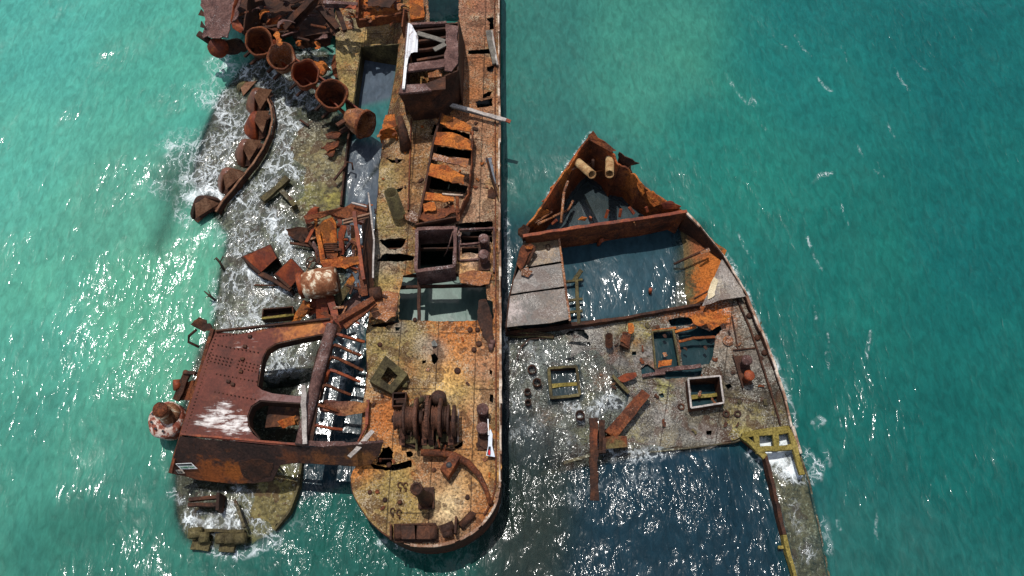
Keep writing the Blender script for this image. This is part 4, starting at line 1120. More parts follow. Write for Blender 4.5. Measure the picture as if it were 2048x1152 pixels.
# upper deck wreckage: trough beams and box
tb = thing('deck_trough', U(770, 30, 2), 'orange-floored steel trough lying across the deck above the rectangular well', 'trough')
MB().slab([U(*p) for p in [(722, -20, 2.1), (800, -30, 2.1), (802, 30, 1.95), (720, 42, 1.95)]], .04, .03, .2, 3).build('trough_floor', M['orange'], tb)
MB().bar(U(716, 48, 2.2), U(816, 32, 2.2), .1, .5).bar(U(718, -30, 2.5), U(716, 46, 2.3), .12, .6).build('trough_side', M['rust'], tb)
MB().slab([U(*p) for p in [(722, -30, 3.0), (798, -40, 3.0), (800, 0, 2.9), (770, 16, 2.8), (735, 12, 2.8)]], .04, .12, .15, 5).build('trough_cover', M['dark'], tb)
pl = MB().slab([U(*p) for p in [(818, -10, 2.3), (846, -10, 2.3), (848, 34, 2.0), (820, 40, 2.0)]], .2, .04, .2, 6).build('steel_box', M['orange']); tag(pl, 'orange rusted steel box between the trough and the dark deck opening', 'steel box')
pl = MB().slab([U(*p) for p in [(680, 44, 2.1), (706, 40, 2.1), (708, 56, 1.95), (682, 60, 1.95)]], .15, .04, .2, 7).build('steel_block', M['flake']); tag(pl, 'small pale-rust block lying left of the trough', 'steel block')
ib('steel_girder', 'pale-edged girder crossing the top edge above the steel block', (648, 8, 2.6), (716, 12, 2.6), .18, .25, 'mauve')
ib('steel_girder', 'bent brown girder running down from the top edge beside the block', (672, 12, 2.4), (690, 62, 2.0), .2, .25, 'dark')

for k in range(24):
    x0, y0 = rt.uniform(684, 812), rt.uniform(-12, 44)
    a_ = rt.uniform(0, 3.1); L_ = rt.uniform(8, 26); z0_ = rt.uniform(2.0, 2.7)
    p0_, p1_ = (x0, y0, z0_), (x0 + L_ * math.cos(a_), y0 + L_ * .6 * math.sin(a_), z0_ + rt.uniform(-.3, .3))
    MB().ribbon(U(*p0_), U(*p1_), .2, .025, .25, .9, k).build('torn_strip', M[rt.choice(['dark', 'rust', 'red', 'orange', 'flake'])], tb)
# ------------------------------------------------------------------ deckhouse ruin
dh = thing('ruined_deckhouse', U(860, 150, ZL), 'roofless mauve-brown deckhouse frame with white corrugated sheet at its left side', 'deckhouse')
zt = 3.9
A_, B_, C_, D_ = (806, 186), (918, 150), (915, 48), (814, 50)
MB().slab([U(796, 185, zt), U(890, 176, zt), U(890, 150, zt), U(915, 140, zt), U(925, 200, ZL), U(890, 232, ZL), U(826, 240, ZL)], .05).build('front_wall', M['dark'], dh)
MB().slab([U(918, 40, zt), U(917, 140, zt), U(926, 210, ZL), U(930, 90, ZL)], .05).build('side_wall', M['dark'], dh)
MB().wall([U(812, 50, zt), U(916, 46, zt)], ZL, .05).build('rear_wall', M['dark'], dh)
MB().slab([U(812, 52, zt), U(804, 184, zt), U(812, 230, ZL), U(820, 100, ZL)], .05).build('side_wall', M['mauve'], dh)
MB().slab([U(893, 48, zt + .1), U(916, 52, zt + .1), U(916, 126, zt + .1), U(903, 142, zt + .1), U(889, 141, zt + .1), U(891, 90, zt + .1)], .06, .05, .2, 2).build('roof_plate', M['mauve'], dh)
MB().slab([U(812, 128, zt + .06), U(892, 117, zt + .06), U(889, 133, zt + .06), U(813, 143, zt + .06)], .1, .02, .2, 3).build('roof_beam', M['mauve'], dh)
MB().slab([U(804, 170, zt + .06), U(850, 167, zt + .06), U(864, 180, zt + .06), U(797, 187, zt + .06)], .1, .03, .2, 4).build('roof_beam', M['mauve'], dh)
MB().bar(U(822, 50, zt + .02), U(893, 47, zt + .02), .12, .16).build('roof_beam', M['mauve'], dh)
for k, (a, c) in enumerate((((830, 64), (892, 58)), ((834, 84), (892, 76)), ((836, 102), (892, 94)), ((834, 122), (891, 112)))):
    MB().bar(U(*a, zt - .03), U(*c, zt - .03), .09, .14).build('roof_rafter', M['dark'], dh)
for a, c in (((834, 66), (860, 74)), ((858, 72), (890, 83)), ((868, 100), (891, 88))):
    MB().bar(U(*a, zt + .08), U(*c, zt + .08), .2, .05).build('diagonal_brace', M['greywood'], dh)
MB().slab([U(856, 146, zt - .8), U(880, 138, zt - .8), U(888, 176, zt - 1), U(860, 180, zt - 1)], .05, .05, .2, 3).build('inner_panel', M['flake'], dh)
cs = MB()
edge_ = [(816, 46), (819, 46), (821, 47), (825, 52), (829, 60), (833, 66), (836, 74)]
bot_ = [(804, 178), (807, 176), (811, 130), (816, 118), (822, 106), (828, 104), (835, 104)]
for k in range(6):
    za, zb = zt + .16 + (.06 if k % 2 else 0), zt + .16 + (0 if k % 2 else .06)
    cs.slab([U(*edge_[k], za), U(*edge_[k + 1], zb), U(*bot_[k + 1], zb), U(*bot_[k], za)], .02)
cs.build('corrugated_sheet', M['sheetwhite'], dh)
MB().bar(U(807, 178, zt + .2), U(814, 118, zt + .2), .1, .08).build('white_board', M['white'], dh)
MB().bar(U(810, 30, 2.6), U(806, 66, 2.6), .06, .8).build('bent_upright', M['rust'], dh)
# ------------------------------------------------------------------ machinery casing (ladder-like, orange cross plates)
ec = thing('machinery_casing', U(885, 340, ZL), 'slanting orange machinery casing with open slots, between the ruined deckhouse and the square hatch', 'machinery casing')
zc = ZL + .75
MB().wall([U(883, 224, zc), U(868, 275, zc), U(855, 345, zc), U(838, 435, zc)], ZL, .08, .05, .3, 2).build('side_wall', M['dark'], ec)
MB().wall([U(945, 262, zc), U(942, 330, zc - .1), U(936, 385, zc - .2), U(916, 425, zc - .2)], ZL, .05, .3, .2, 3).build('side_wall', M['rust'], ec)
for k, (pp, m_) in enumerate(([[(884, 226), (912, 236), (943, 252), (941, 264), (905, 258), (880, 248)], 'orange'], [[(874, 264), (905, 264), (941, 280), (944, 300), (905, 294), (868, 288)], 'orange'],
                              [[(868, 306), (900, 314), (938, 318), (934, 336), (900, 326), (864, 318)], 'flake'], [[(862, 326), (895, 332), (928, 352), (928, 368), (890, 362), (856, 350)], 'orange'],
                              [[(852, 384), (880, 387), (908, 394), (908, 402), (870, 402), (848, 400)], 'orange'])):
    MB().slab([U(p[0], p[1], zc - .02 + .06 * (i % 2)) for i, p in enumerate(pp)], .04, .05, .15, k + 2).build('cross_plate', M[m_], ec)
MB().slab([U(*p) for p in [(836, 436, zc), (858, 412, 2.2), (880, 424, 2.0), (905, 402, 2.3), (912, 424, 2.3), (880, 436, 2.3), (850, 444, 2.4)]], .05, .08, .15, 4).build('crumpled_plate', M['rust'], ec)
MB().slab([U(830, 447, zc), U(912, 432, zc), U(914, 442, ZL), U(836, 462, ZL)], .05, .02, .2, 5).build('end_wall', M['dark'], ec)
MB().slab([U(*p) for p in [(806, 430, 1.9), (824, 420, 2.1), (842, 432, 2.2), (830, 446, 2.0), (812, 440, 1.9)]], .03, .04, .12, 6).build('torn_plate', M['flake'], ec)
MB().bar(U(884, 388, zc + .05), U(926, 391, zc + .05), .06, .06).build('top_rail', M['strip'], ec)
MB().bar(U(914, 392, zc), U(916, 442, ZL + .3), .16, .08).build('corner_post', M['rust'], ec)
MB().bar(U(886, 392, zc), U(908, 426, ZL + .4), .05, .05).bar(U(893, 392, zc), U(912, 424, ZL + .4), .04, .04).build('diagonal_brace', M['dark'], ec)
MB().slab([U(846, 408, zc), U(868, 402, zc), U(872, 420, zc), U(848, 424, zc)], .04, .05, .12, 8).build('cross_plate', M['orange'], ec)
# ------------------------------------------------------------------ loose planks, timbers and scraps on the standing hull
def loose(name, label, cat, a, b, w, h, mat, group=None):
    o = MB().bar(U(*a), U(*b), w, h).build(name, M[mat]); tag(o, label, cat, group); return o
pk = thing('wooden_plank', U(957, 227, 1.95), 'long weathered pale plank overhanging the hull edge beside the deckhouse', 'plank')
MB().bar(U(897, 208, 2.15), U(1012, 240, 2.0), .17, .07).build('plank_board', M['wood'], pk)
MB().bar(U(904, 214, 2.06), U(1004, 241, 1.93), .12, .06).build('plank_board', M['greywood'], pk)
MB().bar(U(1012, 240, 2.0), U(1021, 244, 1.97), .15, .06).build('painted_tip', M['red'], pk)
loose('timber', 'dark grey timber lying along the hull edge right of the deckhouse', 'timber', (976, 62, 2.3), (990, 128, 1.85), .22, .16, 'greywood')
loose('timber', 'slim pale timber leaning on the hull edge just right of the dark timber', 'timber', (983, 62, 2.2), (995, 130, 1.9), .09, .1, 'wood')
cn = thing('steel_channel', U(982, 350, 1.9), 'leaning grey-blue steel channel lying on the hull edge right of the casing', 'steel channel')
MB().bar(U(973, 316, 2.5), U(995, 392, 1.9), .06, .22).build('channel_web', M['dark'], cn)
MB().bar(U(980, 318, 2.5), U(990, 368, 1.95), .1, .05).build('channel_flange', M['bluegrey'], cn)
MB().slab([U(971, 317, 2.52), U(984, 316, 2.52), U(982, 322, 2.4), U(972, 324, 2.4)], .04).build('channel_end', M['bluegrey'], cn)
pl = MB().slab([U(*p) for p in [(976, 380, 1.78), (984, 374, 1.95), (992, 390, 1.82), (988, 396, 1.78), (974, 394, 1.76)]], .03, .03, .1, 3).build('steel_scrap', M['dark']); tag(pl, 'small dark scrap under the foot of the leaning channel', 'scrap')
lb = thing('lamp_board', U(985, 880, 1.9), 'white blade-shaped board with red and black mark by the lower bollards', 'board')
MB().slab([U(*p) for p in [(977, 864, 2.15), (981, 858, 2.2), (985, 868, 2.15), (984, 890, 2.05), (990, 914, 1.95), (972, 911, 1.95), (976, 892, 2.05)]], .03).build('board_blade', M['paleblue'], lb)
MB().bar(U(976, 838, 2.3), U(977, 870, 2.18), .035, .05).build('board_stem', M['white'], lb)
MB().slab([U(*p) for p in [(977.2, 893, 2.07), (981.5, 893, 2.07), (981, 911, 1.975), (974, 909.5, 1.975)]], .006).build('black_mark', M['black'], lb)
MB().slab([U(978.7, 905 + 0, 2.03) + Vector((.035 * math.cos(a), .085 * math.sin(a), .006 + .035 * math.sin(a))) for a in np.linspace(0, 6.0, 12)], .006).build('red_mark', M['redmark'], lb)
pl = MB().slab([U(*p) for p in [(957, 872, 1.84), (974, 871, 1.84), (974, 898, 1.82), (968, 898, 1.82), (957, 888, 1.82)]], .05, .01, .2, 3).build('steel_scrap', M['dark']); tag(pl, 'dark notched plate just left of the white blade-shaped board', 'scrap')
loose('wooden_board', 'pale board resting across the girder end left of the winch', 'board', (699, 914, 2.75), (746, 862, 2.3), .16, .05, 'wood')

# ------------------------------------------------------------------ anchor winch
wc = thing('anchor_winch', U(850, 860, ZL), 'big dark rusted anchor winch with ribbed drums near the rounded hull end', 'winch')
MB().slab(UP([(800, 865), (914, 862), (918, 884), (870, 900), (842, 899), (803, 893)], ZL + .08), .07, .02, .2, 3).build('bed_plate', M['winch2'], wc)
zs = ZL + .72
def drum(px, py, r, wpx, mat, ribs=(), name='drum'):
    r *= .84
    c = U(px, py, zs); w_ = wpx / 54.0
    pr = [(.05, -w_ / 2), (r, -w_ / 2), (r, -w_ / 2 + .05)]
    for f_ in ribs: pr += [(r * .86, -w_ / 2 + w_ * f_ - .03), (r * .86, -w_ / 2 + w_ * f_), (r, -w_ / 2 + w_ * f_ + .02)]
    pr += [(r, w_ / 2), (.05, w_ / 2)]
    MB().lathe(c, pr, 28, (1, 0, 0)).build(name, M[mat], wc)
yb = 836
drum(797, yb + 4, .40, 15, 'winch', (.4, .7), 'warping_end')
drum(810, yb, .66, 4, 'winch2', (), 'drum_flange'); drum(821, yb, .50, 18, 'winch', (.3, .55, .8), 'brake_drum'); drum(833, yb, .80, 5, 'winch', (), 'drum_flange')
drum(842, yb, .30, 8, 'winch2')
drum(857, yb - 2, .78, 8, 'winch', (), 'gear_wheel'); drum(871, yb, .5, 14, 'winch', (.4, .7), 'brake_drum'); drum(881, yb, .76, 5, 'winch', (), 'drum_flange'); drum(889, yb, .46, 8, 'winch2', (.3, .6), 'brake_drum')
drum(897, yb + 4, .62, 4, 'winch2', (), 'drum_flange'); drum(908, yb + 6, .62, 6, 'winch2', (), 'gear_wheel')
MB().tube([U(784, yb + 2, zs), U(915, yb + 2, zs)], .12, 12).build('main_shaft', M['winch2'], wc)
tq = MB()
cc = U(857, yb - 2, zs)
for k in range(26):
    a = 2 * math.pi * k / 26
    d = Vector((0, math.cos(a), math.sin(a)))
    tq.bar(cc + d * .64, cc + d * .73, .16, .08, (1, 0, 0))
tq.build('gear_teeth', M['winch'], wc)
for px in (804, 848, 862, 901):
    MB().bar(U(px, 842, zs + .15), U(px + 1, 876, ZL + .5), .15, .26).bar(U(px + 1, 876, ZL + .3), U(px + 1, 888, ZL + .2), .18, .3).build('side_frame', M['winch'], wc)
for px0, px1, py0, py1 in ((811, 832, 870, 886), (845, 868, 884, 898), (881, 901, 868, 884)):
    MB().slab(UP([(px0, py0), (px1, py0), (px1, py1), (px0, py1)], ZL + .3), .18).build('foot_casting', M['olive'], wc)
for px in (834, 875):
    MB().bar(U(px, 862, ZL + .35), U(px, 902, ZL + .2), .07, .25).build('base_rib', M['olive'], wc)
MB().bar(U(917, 818, ZL + .5), U(916, 884, ZL + .1), .05, .1).build('guard_rod', M['strip'], wc)
MB().lathe(U(878, 800, ZL + .4), [(.0, -.25), (.27, -.25), (.27, .2), (.2, .34), (0, .36)], 20, (0, .2, 1)).build('motor_housing', M['winch2'], wc)
MB().tube([U(822, 816, ZL + .5), U(846, 798, ZL + .3)], .1, 10).build('steam_pipe', M['olive'], wc)
rk = MB()
for px in range(842, 866, 4): rk.bar(U(px, 792, ZL + .25), U(px, 806, ZL + .25), .05, .2)
rk.bar(U(840, 794, ZL + .3), U(867, 793, ZL + .3), .05, .05)
rk.build('valve_rack', M['winch2'], wc)

rt = random.Random(52)
for k in range(22):      # levers, brackets and bolts of the winch
    x0, y0 = rt.uniform(800, 910), rt.uniform(806, 894)
    z0_ = ZL + rt.uniform(.3, .9)
    q = MB().bar(U(x0, y0, z0_), U(x0 + rt.uniform(-4, 4), y0 + rt.uniform(6, 18), z0_ - rt.uniform(.05, .4)), rt.uniform(.04, .1), rt.uniform(.04, .12))
    q.build('winch_bracket', M[rt.choice(['winch', 'winch2', 'olive', 'rust'])], wc)
MB().tube([U(812, 886, ZL + .2), U(838, 896, ZL + .15), U(870, 893, ZL + .2), U(905, 898, ZL + .12)], .035, 8).build('old_cable', M['winch2'], wc)
# ================================================================== PORT GANTRY (fallen)
gt = thing('gantry_frame', U(500, 780, 1), 'fallen red-brown gantry plate with two large cut-outs, streaked white with droppings', 'gantry')
zg = 2.3
SG = [(475, 692, zg, .55, 1.02), (500, 688, zg, .6, 1.0), (520, 686, zg, .4, .9), (425, 835, zg, .9, 1.25), (450, 812, zg, .7, 1.23), (470, 850, zg, .9, 1.25), (400, 840, zg, .7, 1.08), (495, 855, zg, .5, 1.2), (425, 766, zg, .25, 1.05), (450, 763, zg, .3, .95), (480, 757, zg, .4, .95), (500, 785, zg, .5, .95), (410, 858, zg, .6, 1.0), (440, 862, zg, .6, 1.0)]
def zgf(x, y):
    return zg + .045 * nz(x, y, .8, 4) + .02 * nz(x, y, 2.2, 4)
outer = [(428, 664), (480, 668), (560, 652), (640, 642), (672, 640), (664, 668), (640, 668), (596, 676), (552, 686), (533, 698), (524, 716), (517, 745), (514, 772), (524, 780), (545, 787), (590, 792), (610, 793), (612, 806), (575, 804), (548, 802), (520, 800), (502, 812), (494, 832), (496, 852),
         (506, 868), (520, 880), (560, 884), (600, 886), (606, 892), (540, 889), (440, 879), (360, 870)]
MB().sheet(UP(outer, zg), zgf, .05, (), .25, 0.0, .3, 3).build('web_plate', M['plate'], gt, [(600, 655, zg, .9, OR, .8), (630, 648, zg, .5, LO, .7), (575, 660, zg, .5, (.3, .12, .04), .6), (545, 800, zg, .6, (.16, .09, .08), .8), (590, 800, zg, .6, (.15, .085, .08), .8), (660, 650, zg, .4, (.3, .06, .02), .8)], SG)
# rivet rows
rv = MB()
for r0 in range(3):
    for k in range(14):
        px, py = 418 + 7.5 * k - r0 * 2, 708 + r0 * 6.5 + 1.7 * k
        if k == 7: continue
        rv.lathe(U(px, py, zg + .02), [(.028, 0), (.02, .025), (0, .03)], 6)
for r0 in range(3):
    for k in range(11):
        rv.lathe(U(436 + 8 * k - 3 * r0, 690 + 36 * r0 + 1.5 * k + (22 if r0 else 0), zg + .02), [(.028, 0), (.02, .025), (0, .03)], 6)
for k in range(30):
    rv.lathe(U(432 - 2.1 * k, 672 + 6.6 * k, zg + .02), [(.028, 0), (.02, .025), (0, .03)], 6)
    rv.lathe(U(440 + 6.6 * k, 672 - .9 * k + (0 if k < 8 else -.3 * (k - 8)), zg + .02), [(.028, 0), (.02, .025), (0, .03)], 6)
rv.build('rivet_rows', M['dark'], gt)
for px, py in ((500, 672), (485, 717), (482, 742), (457, 762), (466, 768), (490, 692)):
    MB().bar(U(px - 4, py, zg + .05), U(px + 3, py + 1, zg + .05), .1, .07).build('clip_angle', M['dark'], gt)
# edge flange on the sea side and back edge
MB().bar(U(426, 658, zg + .1), U(341, 946, 1.25), .12, .14).build('edge_flange', M['rust'], gt)
MB().bar(U(432, 663, zg + .08), U(660, 638, zg + .08), .07, .14).build('edge_flange', M['dark'], gt)
MB().wall([U(666, 672, zg - .02), U(640, 670, zg - .02), U(596, 678, zg - .02), U(552, 688, zg - .02), U(534, 699, zg - .02), U(525, 717, zg - .02), U(516, 772, zg - .02)], zg - .45, .03, .02, .2, 3).build('opening_rim', M['dark'], gt)
MB().wall([U(610, 808, zg - .02), U(548, 804, zg - .02), U(522, 802, zg - .02), U(504, 813, zg - .02), U(496, 832, zg - .02), U(498, 852, zg - .02), U(520, 879, zg - .02)], zg - .5, .03, .02, .2, 3).build('opening_rim', M['dark'], gt)
# sloping outer face towards the rounded end
fc = [(360, 872, zg - .02), (440, 881, zg - .02), (540, 891, zg - .02), (606, 894, zg), (680, 892, zg + .1), (765, 884, zg + .25), (760, 905, 2.0), (742, 928, 1.6), (715, 932, 1.5), (600, 926, 1.2), (560, 930, 1.1), (545, 962, .7), (470, 968, .6), (400, 960, .7), (338, 946, 1.2)]
MB().bar(U(606, 886, zg + .12), U(690, 890, zg + .16), .2, .07).bar(U(690, 890, zg + .16), U(766, 884, zg + .3), .14, .06).build('top_flange', M['mauve'], gt)
MB().bar(U(362, 868, zg + .02), U(606, 890, zg + .02), .07, .06).build('top_flange', M['red'], gt)
# signs on the outer face
up_ = (U(*fc[1]) - U(400, 960, .7)).normalized()
def face_pt(px, py):
    p0, p1, p2 = U(360, 872, zg), U(540, 891, zg), U(400, 960, .7)
    n = (p1 - p0).cross(p2 - p0).normalized()
    if n.z < 0: n = -n
    o = Vector((0, 0, H)); d = (U(px, py, 0) - o).normalized()
    return o + d * ((p0 - o).dot(n) / d.dot(n)), n
def sign(nm_, pts, mat, off, th=.012, amp=0.0):
    P = [face_pt(*p)[0] + face_pt(*p)[1] * off for p in pts]
    return MB().slab(P, th, amp, .15, 5, n=face_pt(*pts[0])[1])
_n = face_pt(400, 900)[1]; _o = face_pt(400, 900)[0]
def face_z(x, y): return _o.z - (_n.x * (x - _o.x) + _n.y * (y - _o.y)) / _n.z
fo_ = MB().sheet([face_pt(p[0], p[1])[0] for p in fc], face_z, .06, (), .2, .02, .2, 4)
fo_.build('face_plate', M['facep'], gt, [(a, b, face_pt(a, b)[0].z, r_, c_, s_) for a, b, r_, c_, s_ in ((420, 950, .7, (.22, .06, .015), 1), (470, 945, .5, (.26, .075, .015), 1), (380, 945, .5, (.10, .035, .018), .9), (640, 920, .5, (.14, .05, .018), .8), (720, 918, .5, (.16, .065, .02), .9), (580, 915, .4, (.12, .04, .018), .8))])
sign('s', [(478, 926), (515, 918), (546, 926), (540, 950), (508, 963), (484, 952)], 'black', .018, .02, .06).build('dented_hollow', M['dark'], gt)
sg = sign('s', [(352, 925.5), (384, 924), (396, 935.5), (363, 936.5)], 'white', .05).build('name_sign', M['white'], gt)
sign('s', [(354.5, 926.3), (383.5, 925), (387, 928.5), (358, 929.3)], 'black', .057, .005).build('sign_header', M['black'], sg)
sm_ = sign('s', [(352, 938), (366, 937.7), (371, 944.5), (357.5, 945.3)], 'strip', .05).build('small_sign', M['strip'], gt)
def text_on(txt, a, b, c, mat, parent, name, off=.066):
    """lettering whose baseline runs a->b and whose height reaches c"""
    A_, n = face_pt(*a); B_, _ = face_pt(*b); C_, _ = face_pt(*c)
    cu = bpy.data.curves.new(name, 'FONT'); cu.body = txt; cu.extrude = .004
    tmp = bpy.data.objects.new(name, cu); COL.objects.link(tmp)
    bpy.context.view_layer.update()
    dg = bpy.context.evaluated_depsgraph_get()
    me = bpy.data.meshes.new_from_object(tmp.evaluated_get(dg))
    bpy.data.objects.remove(tmp)
    xs = [v.co.x for v in me.vertices]; ys = [v.co.y for v in me.vertices]
    ex = (B_ - A_) / (max(xs) - min(xs)); ey = (C_ - A_) / (max(ys) - min(ys))
    off0 = parent_world(parent)
    for v in me.vertices:
        v.co = A_ + ex * (v.co.x - min(xs)) + ey * (v.co.y - min(ys)) + n * (off + v.co.z) - off0
    me.materials.clear(); me.materials.append(M[mat])
    o = bpy.data.objects.new(name, me); COL.objects.link(o); o.parent = parent
    return o
text_on('ROBERTSON', (364, 934.2), (391, 933.2), (361.5, 930.8), 'green', sg, 'sign_lettering')
text_on('SS', (358.7, 943.6), (367.5, 943), (355.5, 938.9), 'black', sm_, 'sign_lettering')
# upright post and side spar at the inner end
MB().tube([U(664, 650, zg + .15), U(636, 750, zg + .1), U(600, 890, zg + .2)], [.2, .2, .18], 12).build('side_spar', M['mauve'], gt)
MB().bar(U(655, 668, zg), U(614, 884, zg), .35, .1).build('side_spar', M['dark'], gt)
MB().slab([U(*p) for p in [(640, 640, zg + .02), (672, 640, zg + .05), (746, 596, 2.5), (752, 604, 2.4), (700, 650, 2.0), (664, 668, zg)]], .05, .03, .2, 6).build('torn_corner_plate', M['red'], gt)
MB().bar(U(676, 640, 2.6), U(748, 598, 2.75), .22, .14).bar(U(690, 655, 2.4), U(752, 606, 2.6), .2, .12).build('corner_channel', M['rust'], gt)
MB().slab([U(*p) for p in [(668, 640, 2.7), (683, 660, 2.3), (672, 676, 2.2), (660, 668, 2.4)]], .04, .03, .12, 3).build('gusset', M['dark'], gt)
MB().bar(U(609, 888, 2.6), U(607, 770, 2.9), .16, .06).build('wooden_batten', M['wood'], gt)
MB().slab([U(*p) for p in [(540, 800, 1.6), (600, 808, 1.6), (596, 850, 1.5), (530, 855, 1.5)]], .04, .05, .2, 3).build('inner_plate', M['dark'], gt, [(575, 842, 1.55, .35, LO, 1.2)])
MB().slab([U(*p) for p in [(556, 842, 1.7), (592, 830, 1.8), (588, 848, 1.7), (565, 856, 1.62)]], .03, .06, .1, 4).build('rust_flake', M['orange'], gt)
# hooped ladder framing bridging to the standing hull
lf = thing('hooped_framing', U(690, 770, 1.4), 'row of curved rusty ribs bridging the gap between gantry plate and standing hull', 'steel framing')
for k, (a, m_, c) in enumerate((((656, 692), (668, 668), (728, 684)), ((652, 718), (664, 690), (722, 712)), ((650, 740), (660, 714), (726, 742)), ((652, 764), (656, 740), (720, 764)), ((640, 792), (646, 770), (700, 790)),
                                ((628, 832), (632, 810), (680, 824)), ((622, 872), (628, 850), (684, 860)))):
    q = MB()
    P = [U(*a, 1.9), U(a[0] + 3, (a[1] + m_[1]) / 2 - 2, 2.2), U(m_[0] + 4, m_[1], 2.3), U(m_[0] + 18, m_[1] + 4, 2.25), U(*c, 1.85)]
    for u_, v_ in zip(P, P[1:]): q.bar(u_, v_, .09, .12)
    q.build('curved_rib', M['red' if k in (0, 3, 6) else 'rust'], lf)
MB().slab([U(*p) for p in [(634, 808, 1.95), (652, 800, 2.05), (735, 806, 2.0), (735, 822, 1.95), (690, 832, 1.9), (640, 822, 1.9)]], .12, .04, .2, 7).build('bridge_plate', M['rust'], lf, [(670, 812, 2, .5, (.15, .07, .06), 1), (715, 814, 2, .5, (.28, .12, .04), 1)])
MB().bar(U(736, 800, 1.9), U(734, 850, 1.85), .1, .2).bar(U(734, 850, 1.85), U(716, 884, 2.0), .06, .1).build('edge_post', M['red'], lf)
MB().bar(U(640, 700, 1.3), U(618, 800, 1.3), .15, .2).bar(U(660, 692, 1.6), U(640, 800, 1.6), .22, .06).build('stringer', M['dark'], lf)
# capstan and fittings on the sea side of the gantry
cp = thing('capstan', U(343, 840, .6), 'white and red weathered capstan drum on the sea side of the gantry plate', 'capstan')
cb = U(347, 845, .35)
MB().lathe(cb, [(.0, 0), (.62, 0), (.66, .1), (.66, .5), (.6, .62), (.34, .7), (.0, .7)], 30, (-.12, -.1, 1)).build('capstan_base', M['redwhite'], cp)
MB().lathe(cb + Vector((.1, .12, .62)), [(.36, 0), (.40, .08), (.28, .2), (.23, .4), (.28, .56), (.25, .64), (.0, .68)], 24, (-.12, -.1, 1)).build('capstan_drum', M['patchwhite'], cp)
MB().lathe(cb + Vector((.03, .1, 1.24)), [(.26, 0), (.26, .1), (.0, .14)], 20, (-.12, -.1, 1)).build('capstan_cap', M['rust'], cp)
for a in (2.9, 3.5, 4.1, 4.7):
    MB().lathe(cb + Vector((.5 * math.cos(a), .5 * math.sin(a), .7)), [(.045, 0), (.045, .015), (0, .016)], 10, (-.12, -.1, 1)).build('socket_shade_disc', M['black'], cp)  # black discs on the base paint the shade inside the sockets
fb = thing('side_bracket', U(360, 765, 1), 'rusty bracket with a round flange sticking out above the capstan', 'bracket')
MB().bar(U(375, 742, 1.7), U(352, 800, 1.2), .3, .12).bar(U(368, 745, 1.7), U(392, 747, 1.9), .12, .12).build('bracket_arm', M['dark'], fb)
MB().lathe(U(353, 770, 1.4), [(0, -.12), (.2, -.12), (.2, .1), (0, .1)], 16, (-1, -.3, .6)).build('bracket_flange', M['red'], fb)
MB().slab([U(*p) for p in [(362, 768, 1.3), (388, 760, 1.5), (384, 800, 1.3), (356, 800, 1.0)]], .06, .03, .15, 4).build('bracket_web', M['rust'], fb)
tr2 = thing('twisted_scrap', U(400, 655, 1), 'twisted dark scrap poking past the upper left corner of the gantry', 'scrap')
MB().slab([U(*p) for p in [(380, 650, 1.8), (398, 634, 2.0), (412, 640, 1.9), (424, 654, 2.0), (408, 664, 1.8), (394, 656, 1.7)]], .05, .08, .1, 3).build('scrap_plate', M['dark'], tr2)
MB().tube([U(392, 660, 1.5), U(378, 672, 1.2), U(377, 684, 1.0), U(398, 694, .9)], .05, 8).build('scrap_rod', M['dark'], tr2)

# ------------------------------------------------------------------ wreckage between (A-frame with dark side, drum, tilted buckets)
af = thing('tumbled_a_frame', U(690, 520, .5), 'tumbled rust-red A-frame with a tall dark side beside the standing hull', 'steel frame')
MB().slab([U(*p) for p in [(738, 402, 2.3), (746, 480, 2.3), (746, 560, 2.1), (742, 590, 1.8), (726, 580, .3), (728, 480, .3), (722, 440, .4)]], .05, .02, .2, 3).build('side_plate', M['dark'], af)
MB().bar(U(737, 386, 2.5), U(748, 480, 2.45), .06, .08).bar(U(748, 480, 2.45), U(746, 556, 2.2), .06, .08).build('edge_bar', M['wood'], af)
MB().slab([U(*p) for p in [(608, 432, 1.3), (640, 424, 1.6), (688, 414, 2.0), (706, 404, 2.1), (736, 410, 2.2), (734, 430, 2.1), (690, 436, 1.9), (664, 430, 1.6), (610, 440, 1.3)]], .1, .05, .15, 4).build('head_plate', M['rust'], af)
MB().bar(U(686, 442, 2.3), U(740, 428, 2.4), .07, .12).bar(U(687, 448, 2.25), U(738, 434, 2.3), .06, .1).build('cross_channel', M['strip'], af)
MB().bar(U(704, 406, 2.3), U(734, 414, 2.4), .06, .08).build('edge_bar', M['wood'], af)
MB().bar(U(708, 424, 2.5), U(728, 560, 2.2), .14, .16).build('side_leg', M['red'], af)
MB().bar(U(722, 530, 2.1), U(730, 592, 1.9), .26, .12).build('side_leg', M['rust'], af)
MB().slab([U(*p) for p in [(640, 520, 1.6), (660, 516, 1.7), (722, 512, 1.9), (724, 526, 1.85), (690, 536, 1.7), (646, 534, 1.5)]], .14, .04, .15, 5).build('cross_girder', M['orange'], af, [(660, 525, 1.6, .5, (.2, .05, .02), 1)])
MB().slab([U(*p) for p in [(630, 458, 1.0), (648, 440, 1.4), (664, 434, 1.5), (672, 446, 1.4), (674, 484, 1.0), (644, 490, .9)]], .05, .04, .12, 6).build('orange_plate', M['orange'], af)
MB().slab([U(*p) for p in [(645, 485, .9), (674, 484, .95), (676, 516, .8), (648, 516, .8)]], .05, .02, .12, 7).build('ribbed_plate', M['rust'], af)
for k in range(4): MB().bar(U(648, 488 + 4 * k, .98), U(675, 487 + 4 * k, 1.0), .04, .05).build('plate_rib', M['dark'], af)
MB().bar(U(636, 462, 1.2), U(646, 520, 1.1), .18, .14).build('side_leg', M['orange'], af)
MB().slab([U(*p) for p in [(676, 470, 1.3), (682, 450, 1.6), (694, 452, 1.7), (686, 480, 1.3), (688, 510, 1.0), (680, 508, 1.0)]], .05, .03, .1, 8).build('torn_strip', M['red'], af)
